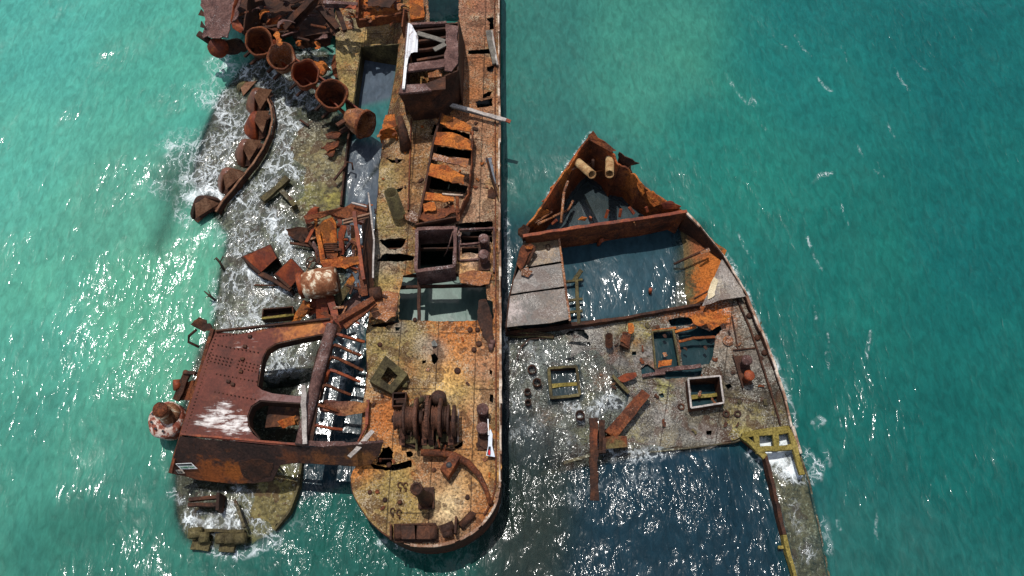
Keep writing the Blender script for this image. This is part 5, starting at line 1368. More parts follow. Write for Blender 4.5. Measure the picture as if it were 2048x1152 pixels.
MB().bar(U(688, 502, .9), U(704, 482, 1.1), .1, .1).bar(U(704, 524, .9), U(708, 500, 1), .1, .1).build('loose_tie', M['mauve'], af)
MB().slab([U(*p) for p in [(700, 450, 1.0), (712, 455, 1.1), (716, 520, .7), (704, 510, .6)]], .05, .08, .1, 9).build('inner_plate', M['flake'], af)
bxx = thing('crumpled_box', U(615, 440, .5), 'small crumpled dark red box at the upper left tip of the A-frame', 'scrap')
MB().slab([U(*p) for p in [(606, 432, .9), (626, 414, 1.1), (634, 418, 1.1), (634, 440, .8), (612, 448, .7)]], .3, .04, .12, 3).build('box_shell', M['red'], bxx)
MB().slab([U(*p) for p in [(612, 446, .8), (640, 452, .7), (634, 470, .4), (616, 464, .4)]], .1, .05, .12, 5).build('box_flap', M['dark'], bxx)
dp = thing('scrap_heap', U(600, 465, .2), 'flat black tangled scrap in the wash left of the orange plate', 'scrap')
MB().slab([U(*p) for p in [(574, 458, .4), (600, 452, .5), (632, 466, .4), (626, 486, .2), (590, 480, .2), (576, 470, .2)]], .12, .1, .12, 3).build('scrap_plate', M['dark'], dp)
MB().bar(U(606, 470, .45), U(634, 502, .3), .09, .12).bar(U(580, 486, .2), U(628, 494, .2), .1, .1).build('scrap_bar', M['dark'], dp)
# two tilted red buckets in the wash
def bucket_tilt(label, pts, mat):
    P = [U(*p) for p in pts]
    t_ = thing('dredge_bucket', sum(P, Vector()) / len(P), label, 'dredge bucket', 'buckets of the broken dredge chain')
    MB().slab(P, .06, .015, .2, 3).build('bucket_back', M[mat], t_)
    n_ = len(P); lo = [Vector((p.x + .12, p.y - .22, -.1)) for p in P]
    MB().slab([P[1], P[2], lo[2], lo[1]], .04).slab([P[0], P[1], lo[1], lo[0]], .04).slab([P[0], P[3], lo[3], lo[0]], .04).build('bucket_side', M['dark'], t_)
    mid = (P[0] + P[3]) / 2
    MB().bar(P[0], P[3], .09, .1).build('bucket_lip', M['dark'], t_)
bucket_tilt('tilted red bucket in white wash, farther from the patchy drum', [(484, 514, .55), (540, 490, .95), (553, 516, .8), (520, 546, .35)], 'red')
bucket_tilt('tilted red bucket in white wash, next to the patchy drum', [(549, 549, .55), (582, 517, 1.0), (606, 543, .85), (580, 576, .35)], 'red')
loose('steel_bar', 'thin dark bar lying in the wash from the first tilted bucket to the drum', 'steel bar', (520, 546, .3), (582, 580, .3), .2, .12, 'dark')
loose('steel_bar', 'thin black rod floating level in the wash left of the drum legs', 'steel bar', (508, 570, .12), (556, 571, .12), .06, .06, 'dark')
# hoist drum with white scale
hd = thing('hoist_drum', U(640, 570, .6), 'fat rusty drum with cream-white scale on struts above the gantry', 'drum')
MB().lathe(U(642, 566, 1.35), [(0, -.62), (.48, -.62), (.52, -.5), (.58, 0), (.52, .5), (.46, .62), (0, .62)], 28, (1, .18, .1)).build('drum_shell', M['patchwhite'], hd)
MB().lathe(U(606, 570, 1.25), [(0, -.1), (.5, -.1), (.5, .1), (0, .1)], 24, (1, .18, .1)).build('drum_end', M['red'], hd)
for a, c in (((608, 574, 1.1), (634, 596, .8)), ((638, 590, 1.0), (641, 640, .5)), ((660, 590, 1.0), (671, 640, 1.0)), ((648, 590, 1.0), (652, 640, .6))):
    MB().bar(U(*a), U(*c), .26, .12).build('drum_strut', M['red'], hd)
MB().slab([U(*p) for p in [(582, 644, .6), (606, 602, .9), (622, 608, .9), (620, 622, .8), (604, 636, .6), (592, 648, .5)]], .06, .06, .12, 4).build('torn_bracket', M['orange'], hd)
MB().slab([U(*p) for p in [(606, 600, .8), (632, 606, .8), (634, 624, .6), (618, 634, .5)]], .06, .05, .12, 5).build('torn_bracket', M['red'], hd)
MB().slab([U(*p) for p in [(668, 600, .9), (704, 546, 1.3), (710, 560, 1.2), (680, 612, .8)]], .08, .03, .15, 6).build('side_plate', M['olive'], hd, [(705, 553, 1.3, .35, OR, 1.2)])
MB().slab([U(*p) for p in [(676, 618, .4), (716, 584, .5), (722, 606, .4), (690, 640, .3)]], .06, .05, .15, 7).build('lower_plate', M['mauve'], hd)
rt = random.Random(21)
for k in range(44):      # ribs, straps and torn strips of the tangle
    x0, y0 = rt.uniform(622, 728), rt.uniform(424, 660)
    a_ = rt.uniform(0, math.pi); L_ = rt.uniform(12, 34); z0_ = rt.uniform(.35, 1.5) + (.5 if x0 > 690 else 0)
    p0_, p1_ = (x0, y0, z0_), (x0 + L_ * math.cos(a_), y0 + L_ * math.sin(a_), z0_ + rt.uniform(-.3, .3))
    par = af if y0 < 545 else hd
    if k % 3:
        MB().bar(U(*p0_), U(*p1_), rt.uniform(.05, .12), rt.uniform(.04, .1)).build('loose_rib', M[rt.choice(['rust', 'red', 'dark', 'flake'])], par)
    else:
        w_ = rt.uniform(5, 10)
        MB().ribbon(U(*p0_), U(*p1_), w_ / 40, .025, .22, .9, k).build('torn_strip', M[rt.choice(['rust', 'red', 'orange', 'mauve'])], par)
hw = thing('valve_handle', U(622, 528, .4), 'thin dark handwheel with a crank lying above the drum', 'handwheel')
cw = U(622, 526, .55)
MB().tube([cw + Vector((.19 * math.cos(a), .25 * math.sin(a), 0)) for a in np.linspace(0, 2 * math.pi, 22)], .026, 8).build('wheel_rim', M['dark'], hw)
MB().bar(cw + Vector((-.15, -.15, 0)), cw + Vector((.12, .18, 0)), .05, .04).bar(cw, cw + Vector((-.15, .1, 0)), .05, .04).build('wheel_spoke', M['dark'], hw)
MB().tube([cw, U(612, 545, .5), U(604, 560, .7), U(600, 572, .9)], .03, 8).build('crank_rod', M['strip'], hw)
tb2 = thing('steel_trough', U(555, 626, .3), 'long box trough with a lime-yellow edge lying in foam left of the drum', 'trough')
MB().wall([U(*p) for p in [(526, 618, .5), (585, 613, .55), (586, 630, .45), (524, 637, .4)]], 0, .05, closed=True).build('trough_side', M['dark'], tb2)
MB().bar(U(524, 637, .46), U(588, 630, .5), .09, .08).build('trough_edge', M['lichen'], tb2)
MB().slab([U(*p) for p in [(526, 618, .15), (585, 613, .15), (586, 630, .15), (524, 637, .15)]], .04).build('trough_floor', M['dark'], tb2)
rv2 = thing('sheave_block', U(755, 595, 1.9), 'dark round pulley block on the ochre deck edge below the A-frame', 'sheave')
MB().lathe(U(752, 588, 2.0), [(0, -.2), (.25, -.2), (.25, .2), (0, .2)], 20, (1, .2, .1)).build('sheave_wheel', M['dark'], rv2)
MB().bar(U(762, 590, 1.9), U(774, 596, 1.82), .1, .1).bar(U(752, 596, 1.9), U(742, 620, 1.75), .2, .14).build('sheave_strap', M['dark'], rv2)
# scraps on the drowned deck
w1 = thing('rail_beam', U(550, 382, .2), 'short weedy beam lying in the wash right of the half-sunk buckets', 'steel beam')
MB().bar(U(526, 402, .25), U(576, 356, .3), .26, .2).build('beam_web', M['olive'], w1)
MB().slab([U(573, 352, .36), U(580, 359, .36), U(574, 364, .34), U(568, 358, .34)], .1).build('beam_head', M['olive'], w1)
w2 = thing('rail_beam', U(577, 398, .2), 'small weedy post with a square head below the longer weedy beam', 'steel beam')
MB().bar(U(563, 382, .25), U(584, 404, .28), .2, .2).build('beam_web', M['awash'], w2)
MB().slab([U(577, 402, .42), U(588, 398, .42), U(593, 408, .42), U(584, 413, .42)], .3).build('beam_head', M['olive'], w2)
sc = thing('scrap_heap', U(660, 290, .3), 'brown crumpled scrap on the drowned deck left of the tipped bucket', 'scrap')
for k, pp in enumerate(([(650, 268), (668, 262), (684, 266), (676, 276), (655, 278)], [(642, 296), (660, 284), (680, 280), (676, 292), (654, 304)], [(660, 300), (672, 292), (668, 312), (648, 310)])):
    MB().slab([U(*p, .55 - .1 * k + .08 * (i % 2)) for i, p in enumerate(pp)], .06, .08, .1, k).build('scrap_plate', M['rust'], sc)
loose('bent_strap', 'dark bent strap lying by the well wall right of the brown scrap', 'steel strap', (668, 360, .45), (692, 330, .5), .1, .1, 'dark')
b2 = MB().tube([U(688, 340, .4), U(694, 324, .55), U(704, 326, .6), U(706, 340, .4)], .04, 8).build('hoop_rod', M['dark']); tag(b2, 'thin hooped rod standing on the well wall', 'rod')
b3 = MB().slab([U(*p) for p in [(668, 108, .5), (676, 118, .7), (684, 140, .6), (678, 156, .4), (666, 150, .4), (662, 130, .4)]], .2, .08, .12, 3).build('crumpled_plate', M['rust']); tag(b3, 'crumpled red-brown plate between the buckets and the olive deck strip', 'scrap')
b4 = MB().slab([U(*p) for p in [(622, 124, .7), (648, 122, .7), (662, 140, .6), (640, 150, .6), (626, 140, .6)]], .1, .1, .12, 8).build('crumpled_plate', M['orange']); tag(b4, 'orange flaky scrap just right of the third upright bucket', 'scrap')
loose('steel_rod', 'thin dark rod in foam between the curved strap and the brown scrap', 'rod', (600, 240, .15), (618, 252, .15), .08, .08, 'dark')
def branch(label, pts, subs):
    q = MB().tube([U(*p) for p in pts], [.05] * (len(pts) - 1) + [.02], 6)
    for s_ in subs: q.tube([U(*p) for p in s_], [.03] * (len(s_) - 1) + [.012], 6)
    o = q.build('driftwood', M['weed']); tag(o, label, 'driftwood')
branch('thin snag of driftwood at the drowned deck edge, level with the first tilted bucket', [(448, 540, .05), (440, 525, .4), (432, 516, .5), (428, 520, .5)], [[(440, 525, .4), (446, 513, .5), (450, 516, .5)]])
branch('forked driftwood snag at the drowned deck edge above the twisted scrap', [(430, 600, .05), (420, 592, .35), (408, 582, .5)], [[(420, 592, .35), (410, 595, .45)], [(424, 595, .3), (416, 580, .45)]])
# ================================================================== RIGHT WRECK (pointed bow)
rw = thing('bow_wreck', U(1290, 620, 0), 'pointed-bow wreck with a grey-brown tilting deck and flooded holds, right of the ochre hull', 'shipwreck')
def zRp(px, py):
    return -.30 * min(1.3, max(0, (py - 886 - max(0, 1400 - px) * .075) / 22)) * min(1, max(0, (1480 - px) / 60)) - .35 * min(1, max(0, (1150 - px) / 120)) * min(1, max(0, (py - 800) / 90)) + max(-0.14, .0 + (px - 1200) / 340 * .55 - (py - 750) / 150 * .2)
def zR(x, y):
    z = .4
    for _ in range(4):
        px, py = V2P(x, y, z); z = zRp(px, py)
    return z + .03 * nz(x, y, .9, 3) + .025 * nz(x, y, 2.4, 7)
def UR(px, py, dz=0.0): return U(px, py, zRp(px, py) + dz)
holesR = [
    [(1336, 640), (1350, 636), (1398, 630), (1396, 640), (1378, 650), (1352, 653), (1342, 652)],
    [(1306, 666), (1345, 661), (1358, 736), (1312, 737)],
    [(1356, 660), (1395, 652), (1420, 662), (1440, 650), (1444, 658), (1430, 674), (1430, 690), (1426, 712), (1418, 728), (1405, 730), (1365, 736)],
    [(1379, 762), (1441, 756), (1448, 812), (1386, 821)],
    [(1100, 741), (1154, 737), (1160, 794), (1106, 800)],
    [(1282, 736), (1296, 728), (1312, 742), (1330, 744), (1404, 735), (1402, 752), (1340, 758), (1284, 752)],
    [(1131, 668), (1140, 661), (1168, 659), (1178, 672), (1176, 680), (1164, 672), (1150, 666), (1138, 671)],
    [(1126, 692), (1142, 683), (1180, 684), (1182, 690), (1166, 692), (1140, 688)],
    [(1130, 718), (1148, 713), (1150, 718), (1132, 724)],
    [(1449, 770), (1460, 767), (1464, 774), (1456, 778)], [(1317, 788), (1326, 786), (1329, 794), (1322, 796)], [(1264, 703), (1272, 703), (1272, 711), (1264, 711)], [(1412, 862), (1424, 861), (1422, 870), (1413, 870)],
    [(1214, 800), (1236, 794), (1250, 806), (1240, 818), (1215, 818)],
]
stR = [(px, py, .5, r, c, s) for px, py, r, c, s in [(1420, 635, .9, (.46, .12, .02), 1.3), (1400, 618, .6, (.4, .1, .02), 1.1), (1450, 640, .5, (.4, .11, .02), 1), (1345, 628, .5, (.34, .1, .02), .9), (1275, 660, .7, (.3, .24, .05), .8), (1265, 680, .5, (.28, .1, .03), .8),
        (1330, 770, .5, (.3, .27, .05), .9), (1270, 760, .6, (.2, .18, .06), .7), (1500, 850, .8, (.3, .24, .05), .8), (1460, 700, 1.0, (.2, .16, .12), .8), (1500, 640, 1.0, (.16, .13, .1), .8), (1520, 720, 1.0, (.14, .12, .10), .8),
        (1290, 700, .6, (.2, .18, .17), .8), (1260, 870, 1.0, (.2, .17, .07), .7), (1380, 860, 1.2, (.15, .13, .09), .7), (1240, 650, .6, (.17, .14, .09), .8), (1250, 900, .6, (.24, .2, .06), .8), (1110, 720, 1, (.16, .15, .15), .8), (1085, 690, 1, (.17, .16, .16), .8)]]
rs_ = random.Random(78)
for _ in range(110):
    px, py = rs_.uniform(1015, 1560), rs_.uniform(640, 905)
    stR.append((px, py, zRp(px, py), rs_.uniform(.15, .45), rs_.choice([(.018, .014, .01), (.03, .023, .016), (.15, .12, .06), (.16, .06, .022), (.11, .10, .085), (.17, .15, .13), (.06, .045, .03)]), .95))
wtR = [(1150, 780, .1, 2.5, 1), (1080, 700, .1, 2.0, 1), (1240, 840, .2, 2.0, .9), (1180, 700, .2, 1.5, .8), (1330, 850, .3, 1.8, .5)]
MB().sheet([UR(*p) for p in RDECK], zR, .05, [[UR(*p) for p in h] for h in holesR], .22, .05, .25, 11, .03).build('deck', M['deck_dark'], rw, stR, (), wtR)
# hull side on the right, from bow to the drowned part
hs = [(1372, 424, 1.35), (1400, 452, 1.3), (1448, 512, 1.25), (1474, 556, 1.15), (1494, 592, .98), (1522, 660, .9), (1552, 740, .75), (1572, 800, .68), (1584, 852, .6), (1600, 905, .25)]
MB().wall([U(*p) for p in hs], -3, .07, .0, .4, 3).build('hull_plating', M['dark'], rw)
g = MB()
H_ = [U(p[0] + 1, p[1], p[2] + .03) for p in hs]
rg = random.Random(9)
for a, c in zip(H_, H_[1:]):
    n_ = max(1, int((c - a).length / .8))
    for k in range(n_):
        thin_ = .3 if rg.random() < .1 else 1
        o_ = Vector((rg.uniform(-.04, .02), 0, rg.uniform(-.04, .02)))
        g.bar(a.lerp(c, k / n_) + o_, a.lerp(c, (k + 1) / n_ + .02) + o_, rg.uniform(.05, .11) * thin_, .1 * thin_)
g.build('gunwale_strip', M['strip'], rw)
# waterway line inboard of the right edge and fore coaming
g = MB()
ww = [(1398, 607), (1472, 593), (1480, 612), (1502, 662), (1530, 748), (1550, 812), (1560, 850)]
for a, c in zip(ww, ww[1:]): g.bar(UR(*a, .06), UR(*c, .06), .06, .12)
g.bar(UR(1466, 700, .05), UR(1510, 696, .05), .05, .06); g.bar(UR(1464, 632, .05), UR(1476, 700, .05), .05, .06)
g.build('waterway_bar', M['dark'], rw)
g = MB()
cl_ = [(1012, 668), (1100, 658), (1180, 648), (1250, 638), (1330, 622), (1400, 611)]
for a, c in zip(cl_, cl_[1:]): g.bar(UR(*a, .14), UR(*c, .14), .10, .3)
g.build('hold_coaming', M['dark'], rw)
MB().wall([UR(1012, 660, 0), UR(1100, 651, 0), UR(1180, 642, 0), UR(1250, 634, 0), UR(1340, 617, 0)], -2, .06, step=.4).build('hold_bulkhead', M['dark'], rw)
# ---- fore part: bow shell, torn and folded outward
bt = MB()
bt.wall([U(*p) for p in [(1042, 462, 1.4), (1066, 436, 1.6), (1088, 404, 1.9), (1112, 366, 2.1), (1136, 330, 2.0), (1160, 296, 2.2), (1183, 268, 2.6)]], -1.5, .07, .12, .18, 4, lean=(.35, -.1))
bt.wall([U(*p) for p in [(1183, 268, 2.6), (1206, 284, 2.5), (1226, 302, 2.4), (1238, 330, 2.2)]], -1.5, .07, .2, .12, 5, lean=(-.3, -.1))
bt.wall([U(*p) for p in [(1238, 326, 2.1), (1264, 340, 1.8), (1284, 368, 1.6), (1304, 384, 1.5), (1330, 400, 1.5), (1372, 424, 1.5)]], -1.5, .07, .25, .15, 6, lean=(-.3, -.2))
bt.build('bow_plating', M['rust'], rw, [(px, py, z, .45, c_, 1.0) for px, py, z, c_ in ((1075, 430, 1.6, OR), (1100, 388, 1.8, (.3, .07, .02)), (1122, 352, 1.9, OR), (1150, 312, 2.0, (.28, .07, .02)), (1230, 310, 2.2, (.28, .07, .02)), (1270, 350, 1.6, OR), (1310, 390, 1.4, OR), (1345, 408, 1.4, (.35, .09, .02)))])
def scrapR(name, pts, mat, seed, th=.04, amp=.07):
    return MB().slab([U(*p) for p in pts], th, amp, .12, seed).build(name, M[mat], rw)
scrapR('torn_plate', [(1178, 272, 2.5), (1185, 262, 2.7), (1196, 276, 2.6), (1214, 288, 2.5), (1232, 302, 2.4), (1222, 306, 2.3), (1204, 290, 2.2), (1186, 282, 2.2), (1174, 288, 2.2), (1168, 288, 2.3)], 'rust', 3)
scrapR('bow_deck', [(1168, 300, 1.6), (1180, 288, 1.7), (1198, 290, 1.7), (1206, 300, 1.6), (1196, 302, 1.55), (1178, 304, 1.5)], 'flake', 4)
scrapR('torn_plate', [(1142, 330, 2.0), (1156, 308, 2.1), (1158, 314, 1.8), (1146, 338, 1.6), (1140, 348, 1.5), (1132, 346, 1.8)], 'orange', 5)
scrapR('torn_plate', [(1236, 304, 2.3), (1250, 312, 2.2), (1270, 324, 2.0), (1279, 327, 1.9), (1262, 332, 1.8), (1264, 346, 1.6), (1244, 352, 1.2), (1232, 340, 1.4), (1234, 320, 1.9)], 'dark', 6, amp=.15)
scrapR('torn_plate', [(1120, 350, 1.8), (1140, 336, 1.8), (1138, 348, 1.4), (1126, 356, 1.3)], 'orange', 7)
scrapR('torn_plate', [(1102, 376, 1.8), (1118, 362, 1.8), (1124, 372, 1.4), (1110, 384, 1.3), (1100, 392, 1.5)], 'orange', 8)
scrapR('torn_plate', [(1086, 402, 1.7), (1104, 390, 1.7), (1108, 406, 1.2), (1092, 412, 1.3)], 'red', 9)
scrapR('torn_plate', [(1078, 424, 1.5), (1094, 420, 1.5), (1104, 426, 1.2), (1082, 434, 1.2), (1074, 436, 1.4)], 'orange', 10)
scrapR('torn_plate', [(1276, 362, 1.7), (1284, 366, 1.7), (1290, 386, 1.3), (1284, 392, 1.2), (1276, 376, 1.5)], 'orange', 11)
scrapR('torn_plate', [(1292, 384, 1.7), (1306, 382, 1.8), (1318, 394, 1.7), (1328, 404, 1.6), (1308, 414, 1.3), (1300, 408, 1.3)], 'orange', 12)
scrapR('torn_plate', [(1322, 408, 1.6), (1340, 402, 1.7), (1362, 414, 1.6), (1352, 420, 1.4), (1326, 418, 1.4)], 'red', 13)
MB().sheet(UP([(1090, 450), (1130, 385), (1150, 330), (1230, 318), (1262, 350), (1292, 395), (1310, 425), (1200, 440)], -.3), lambda x, y: -.3 + .16 * nz(x, y, .9, 8), .05, (), .4, .05, .2, 6).build('bow_floor', M['silt'], rw)
scrapR('bow_shelf', [(1262, 360, .45), (1276, 372, .4), (1292, 402, .25), (1298, 422, .2), (1284, 424, .05), (1270, 404, .02), (1250, 372, .1)], 'olive', 15)
for a, c in (((1128, 384, 1.5), (1122, 446, 1.3)), ((1136, 362, 1.6), (1128, 384, 1.5)), ((1076, 448, 1.3), (1136, 420, .6)), ((1136, 420, .6), (1146, 402, .5)), ((1068, 446, 1.3), (1104, 424, 1.2)), ((1140, 340, 1.6), (1150, 334, 1.6)), ((1150, 334, 1.5), (1182, 328, 1.2))):
    MB().tube([U(*a), U(*c)], .055, 8).build('bent_frame_bar', M['flake'], rw)
for k, (a, c) in enumerate((((1104, 448, 1.4), (1114, 440, 1.6)), ((1211, 436, 1.5), (1216, 420, 1.8)), ((1239, 434, 1.5), (1242, 418, 1.8)), ((1268, 428, 1.5), (1258, 414, 1.7)), ((1181, 440, 1.5), (1181, 434, 1.8)), ((1268, 448, 1.2), (1270, 438, 1.7)), ((1295, 424, 1.5), (1292, 414, 1.7)))):
    MB().bar(U(*a), U(*c), .11, .06).build('frame_stub', M['red'], rw)
scrapR('frame_stub', [(1156, 440, 1.7), (1164, 434, 1.8), (1174, 436, 1.8), (1170, 442, 1.6)], 'orange', 16)
for a, c, cut in (((1155, 324, 1.7), (1184, 349, 2.6), 1), ((1220, 312, 1.7), (1219, 348, 2.6), 2)):
    MB().tube([U(*a), U(*c)], [.17, .17], 18, hollow=.03).build('hawse_pipe', M['tan'], rw)
MB().tube([U(1187, 352, .5), U(1186, 320, 1.6)], .06, 10).build('bow_rod', M['dark'], rw)
MB().bar(U(1190, 344, 1.0), U(1216, 338, 1.0), .05, .05).build('bow_tie', M['rust'], rw)
# transverse bulkhead with its flange
tbm = MB().slab([U(1050, 472, 1.6), U(1140, 457, 1.65), U(1260, 440, 1.65), U(1372, 424, 1.55), U(1374, 452, -.3), U(1260, 478, -.3), U(1130, 498, -.3), U(1054, 502, -.3)], .06)
tbm.build('collision_bulkhead', M['rust'], rw)
q = MB()
tp = [(1046, 472, 1.65), (1140, 457, 1.7), (1260, 440, 1.7), (1374, 423, 1.6)]
for a, c in zip(tp, tp[1:]): q.bar(U(*a), U(*c), .13, .06)
q.build('bulkhead_flange', M['red'], rw)
MB().bar(U(1268, 444, 1.66), U(1271, 452, 1.0), .06, .05).build('bulkhead_bracket', M['flake'], rw)
# knuckle of twisted steel at the left shoulder
scrapR('shoulder_scrap', [(1036, 458, 1.5), (1048, 452, 1.6), (1060, 458, 1.5), (1056, 470, 1.4), (1046, 480, 1.2), (1036, 470, 1.3)], 'dark', 17, .1)
# left side plates
def zS(x, y): return .85 + .02 * nz(x, y, .8, 2)
for k, (pp, z_) in enumerate(([[(1046, 482), (1116, 472), (1123, 522), (1050, 534), (1042, 510)], .9], [[(1038, 540), (1124, 526), (1130, 572), (1022, 588), (1028, 560)], .84], [[(1020, 592), (1130, 576), (1138, 638), (1100, 646), (1014, 654)], .78])):
    MB().sheet(UP(pp, z_), (lambda z0: lambda x, y: z0 + .015 * nz(x, y, .9, 3))(z_), .04, (), .3, .015, .3, k + 3).build('side_deck_plate', M['grey'], rw,
        [(1080, 500, .9, .9, (.2, .13, .06), .9), (1100, 500, .9, .5, (.22, .12, .06), .6), (1024, 620, .8, .5, (.3, .24, .22), .9)] if k != 1 else [(1050, 560, .85, .6, (.2, .17, .15), .7)])
MB().wall([U(1040, 500, .9), U(1030, 545, .85), U(1018, 595, .82), U(1012, 655, .78)], -2, .05, step=.5).build('hull_plating', M['dark'], rw)
MB().wall([U(1118, 474, .86), U(1126, 530, .82), U(1132, 574, .78), U(1140, 640, .72)], -1.5, .06, .05, .2, 5).build('hold_coaming', M['dark'], rw)
MB().bar(U(1117, 472, .96), U(1140, 642, .8), .08, .08).build('coaming_bar', M['flake'], rw)
scrapR('shoulder_plate', [(1042, 490, 1.2), (1060, 486, 1.3), (1072, 494, 1.3), (1058, 508, 1.2), (1050, 530, 1.0), (1040, 540, .95), (1034, 528, 1.0)], 'rust', 18)
scrapR('shoulder_plate', [(1042, 540, 1.05), (1056, 534, 1.1), (1066, 542, 1.05), (1056, 555, .95), (1042, 550, .95)], 'flake', 19)
scrapR('shoulder_plate', [(1050, 492, 1.4), (1066, 490, 1.45), (1064, 498, 1.35), (1054, 500, 1.35)], 'orange', 20)
MB().tube([U(1054, 530, 1.05), U(1070, 496, 1.3)], .06, 8).build('bent_frame_bar', M['dark'], rw)
c = U(1096, 494, .94)
MB().tube([c + Vector((.08 * math.cos(a), .12 * math.sin(a), .01)) for a in np.linspace(0, 6.28, 14)], .02, 6).build('eye_ring', M['dark'], rw)
# framing ladder in the hold beside the plates
q = MB()
q.bar(U(1163, 540, .5), U(1148, 562, .3), .16, .12); q.bar(U(1152, 552, .35), U(1158, 648, .3), .14, .12)
for py in (560, 598, 622): q.bar(U(1132, py + 4, .3), U(1165, py, .3), .1, .12)
q.build('hold_ladder', M['olive'], rw)
# ladder bits poking from the flooded hold
for a, c, hd_ in (((1196, 490, 0), (1203, 480, .5), 1), ((1300, 588, -.1), (1301, 578, .3), 0)):
    q = MB().tube([U(*a), U(*c)], .07, 8)
    if hd_: q.slab([U(1200, 478, .55), U(1207, 476, .55), U(1208, 483, .5), U(1202, 485, .5)], .08); q.bar(U(1207, 480, .5), U(1218, 479, .45), .03, .03)
    q.build('pillar_stump', M['red'], rw)
# right hand slope of the hold
def zsl(x, y):
    px, py = V2P(x, y, .5)
    return -.28 + 1.35 * min(1, max(0, (px - 1345 - (py - 450) * .08) / 95)) ** 1.1 + .05 * nz(x, y, 1.2, 3)
MB().sheet(UP([(1338, 450), (1374, 436), (1398, 452), (1420, 482), (1446, 514), (1438, 550), (1420, 600), (1398, 612), (1340, 624), (1360, 560)], .5), zsl, .05, (), .25, .05, .2, 7).build('hold_slope', M['olive'], rw,
    [(1400, 490, .6, .7, (.26, .08, .03), 1.2), (1432, 540, .8, .9, (.42, .12, .02), 1.4), (1420, 580, .7, .6, (.4, .1, .02), 1.3), (1404, 606, .6, .6, (.42, .12, .02), 1.2), (1375, 612, .3, .5, (.3, .12, .03), 1.0), (1385, 470, .5, .5, (.2, .06, .03), .9), (1350, 500, 0, .9, (.1, .09, .04), 1)])
MB().bar(U(1348, 528, .25), U(1418, 496, 1.15), .07, .1).build('slope_frame', M['dark'], rw)
MB().bar(U(1388, 598, .5), U(1424, 578, 1.0), .05, .08).build('slope_frame', M['dark'], rw)
MB().slab([U(1400, 504, 1.16), U(1418, 496, 1.25), U(1420, 502, 1.2), U(1404, 509, 1.1)], .05, .02, .1, 2).build('slope_cleat', M['flake'], rw)
# corner deck right of the slope
MB().sheet(UP([(1446, 514), (1474, 556), (1492, 592), (1440, 600), (1404, 612), (1418, 580), (1430, 550)], 1.08), lambda x, y: 1.06 + .015 * nz(x, y, 1, 2), .05, (), .3, .03, .15, 9).build('corner_deck', M['grey'], rw, [(1440, 570, 1.08, .4, (.5, .4, .24), .6), (1480, 585, 1.08, .8, (.16, .13, .1), .9), (1460, 545, 1.08, .8, (.17, .14, .12), .9)])
MB().slab([U(*p) for p in [(1428, 554, 1.12), (1436, 560, 1.12), (1430, 590, 1.11), (1415, 598, 1.1), (1418, 578, 1.1)]], .02, .05, .12, 4).build('cream_patch', M['cream'], rw)
# hatch coamings
def coamR(pts, h_, t, mat, name='hatch_coaming', floor=None):
    P = [UR(p[0], p[1], h_) for p in pts]
    lo = min(p.z for p in P) - h_ - .5
    w = MB().wall(P, lo, t, .01, .3, 3, closed=True)
    o = w.build(name, M['dark'], rw)
    q = MB()
    for a, c in zip(P, P[1:] + P[:1]): q.bar(a + Vector((0, 0, .02)), c + Vector((0, 0, .02)), t * 1.9, .04)
    q.build('coaming_rim', M[mat], o)
coamR([(1376, 758), (1440, 752), (1447, 806), (1382, 816)], .45, .035, 'wood')
coamR([(1097, 737), (1153, 733), (1159, 790), (1102, 796)], .3, .06, 'olive')
MB().bar(U(1382, 796, .1), U(1445, 788, .1), .16, .12).build('hatch_beam', M['lichen'], rw)
MB().bar(U(1104, 772, -.02), U(1160, 768, -.02), .16, .06).build('hatch_beam', M['lichen'], rw)
q = MB()
for a, c in (((1304, 664), (1312, 740)), ((1346, 660), (1360, 738)), ((1304, 664), (1348, 659)), ((1310, 739), (1362, 736))): q.bar(UR(*a, .05), UR(*c, .05), .07, .12)
q.build('hatch_rim', M['olive'], rw)
q = MB()
for a, c in (((1350, 664), (1392, 654)), ((1358, 684), (1390, 676)), ((1390, 676), (1430, 674)), ((1304, 662), (1352, 656))): q.bar(UR(*a, .06), UR(*c, .06), .09, .08)
q.build('deck_carling', M['orange'], rw)
scrapR('torn_plate', [(1318, 722, .55), (1344, 718, .55), (1342, 730, .5), (1316, 734, .48)], 'orange', 21)
scrapR('torn_plate', [(1376, 634, .92), (1410, 622, 1.0), (1440, 624, 1.0), (1462, 634, .95), (1452, 646, .85), (1424, 658, .82), (1404, 648, .88), (1390, 652, .84)], 'orange', 22, .03, .1)
q = MB().bar(UR(1284, 752, .1), UR(1330, 746, .1), .12, .12).bar(UR(1310, 742, .12), UR(1402, 732, .12), .16, .08)
q.build('fallen_carling', M['mauve'], rw)
# pipes and bosses of the deck
MB().tube([UR(1218, 690, 0), UR(1218, 672, .8)], .14, 16, hollow=.02).build('vent_pipe', M['dark'], rw)
MB().tube([UR(1160, 836, -.1), UR(1160, 829, .45)], .17, 16, hollow=.03).build('vent_pipe', M['dark'], rw)
for px, py, r_ in ((1064, 738, .17), (1074, 764, .16), (1055, 783, .13), (1056, 804, .12)):
    MB().tube([UR(px, py + 3, -.05), UR(px, py, .3)], r_, 14, hollow=.03).build('pipe_stub', M['dark'], rw)
for px, py in ((1362, 814), (1475, 828), (1452, 828)):
    MB().lathe(UR(px, py, .02), [(.13, 0), (.13, .05), (.07, .05), (.07, 0)], 14).build('deck_socket', M['dark'], rw)
q = UR(1456, 682, .03)
MB().lathe(q, [(.2, 0), (.2, .04), (.15, .05), (.14, .12), (.1, .13), (.09, .04), (0, .04)], 18).build('deck_socket', M['flake'], rw)
bo = MB().slab([UR(1468, 712, .06), UR(1498, 710, .06), UR(1504, 768, .06), UR(1484, 772, .06)], .05).build('bollard_base', M['dark'], rw)
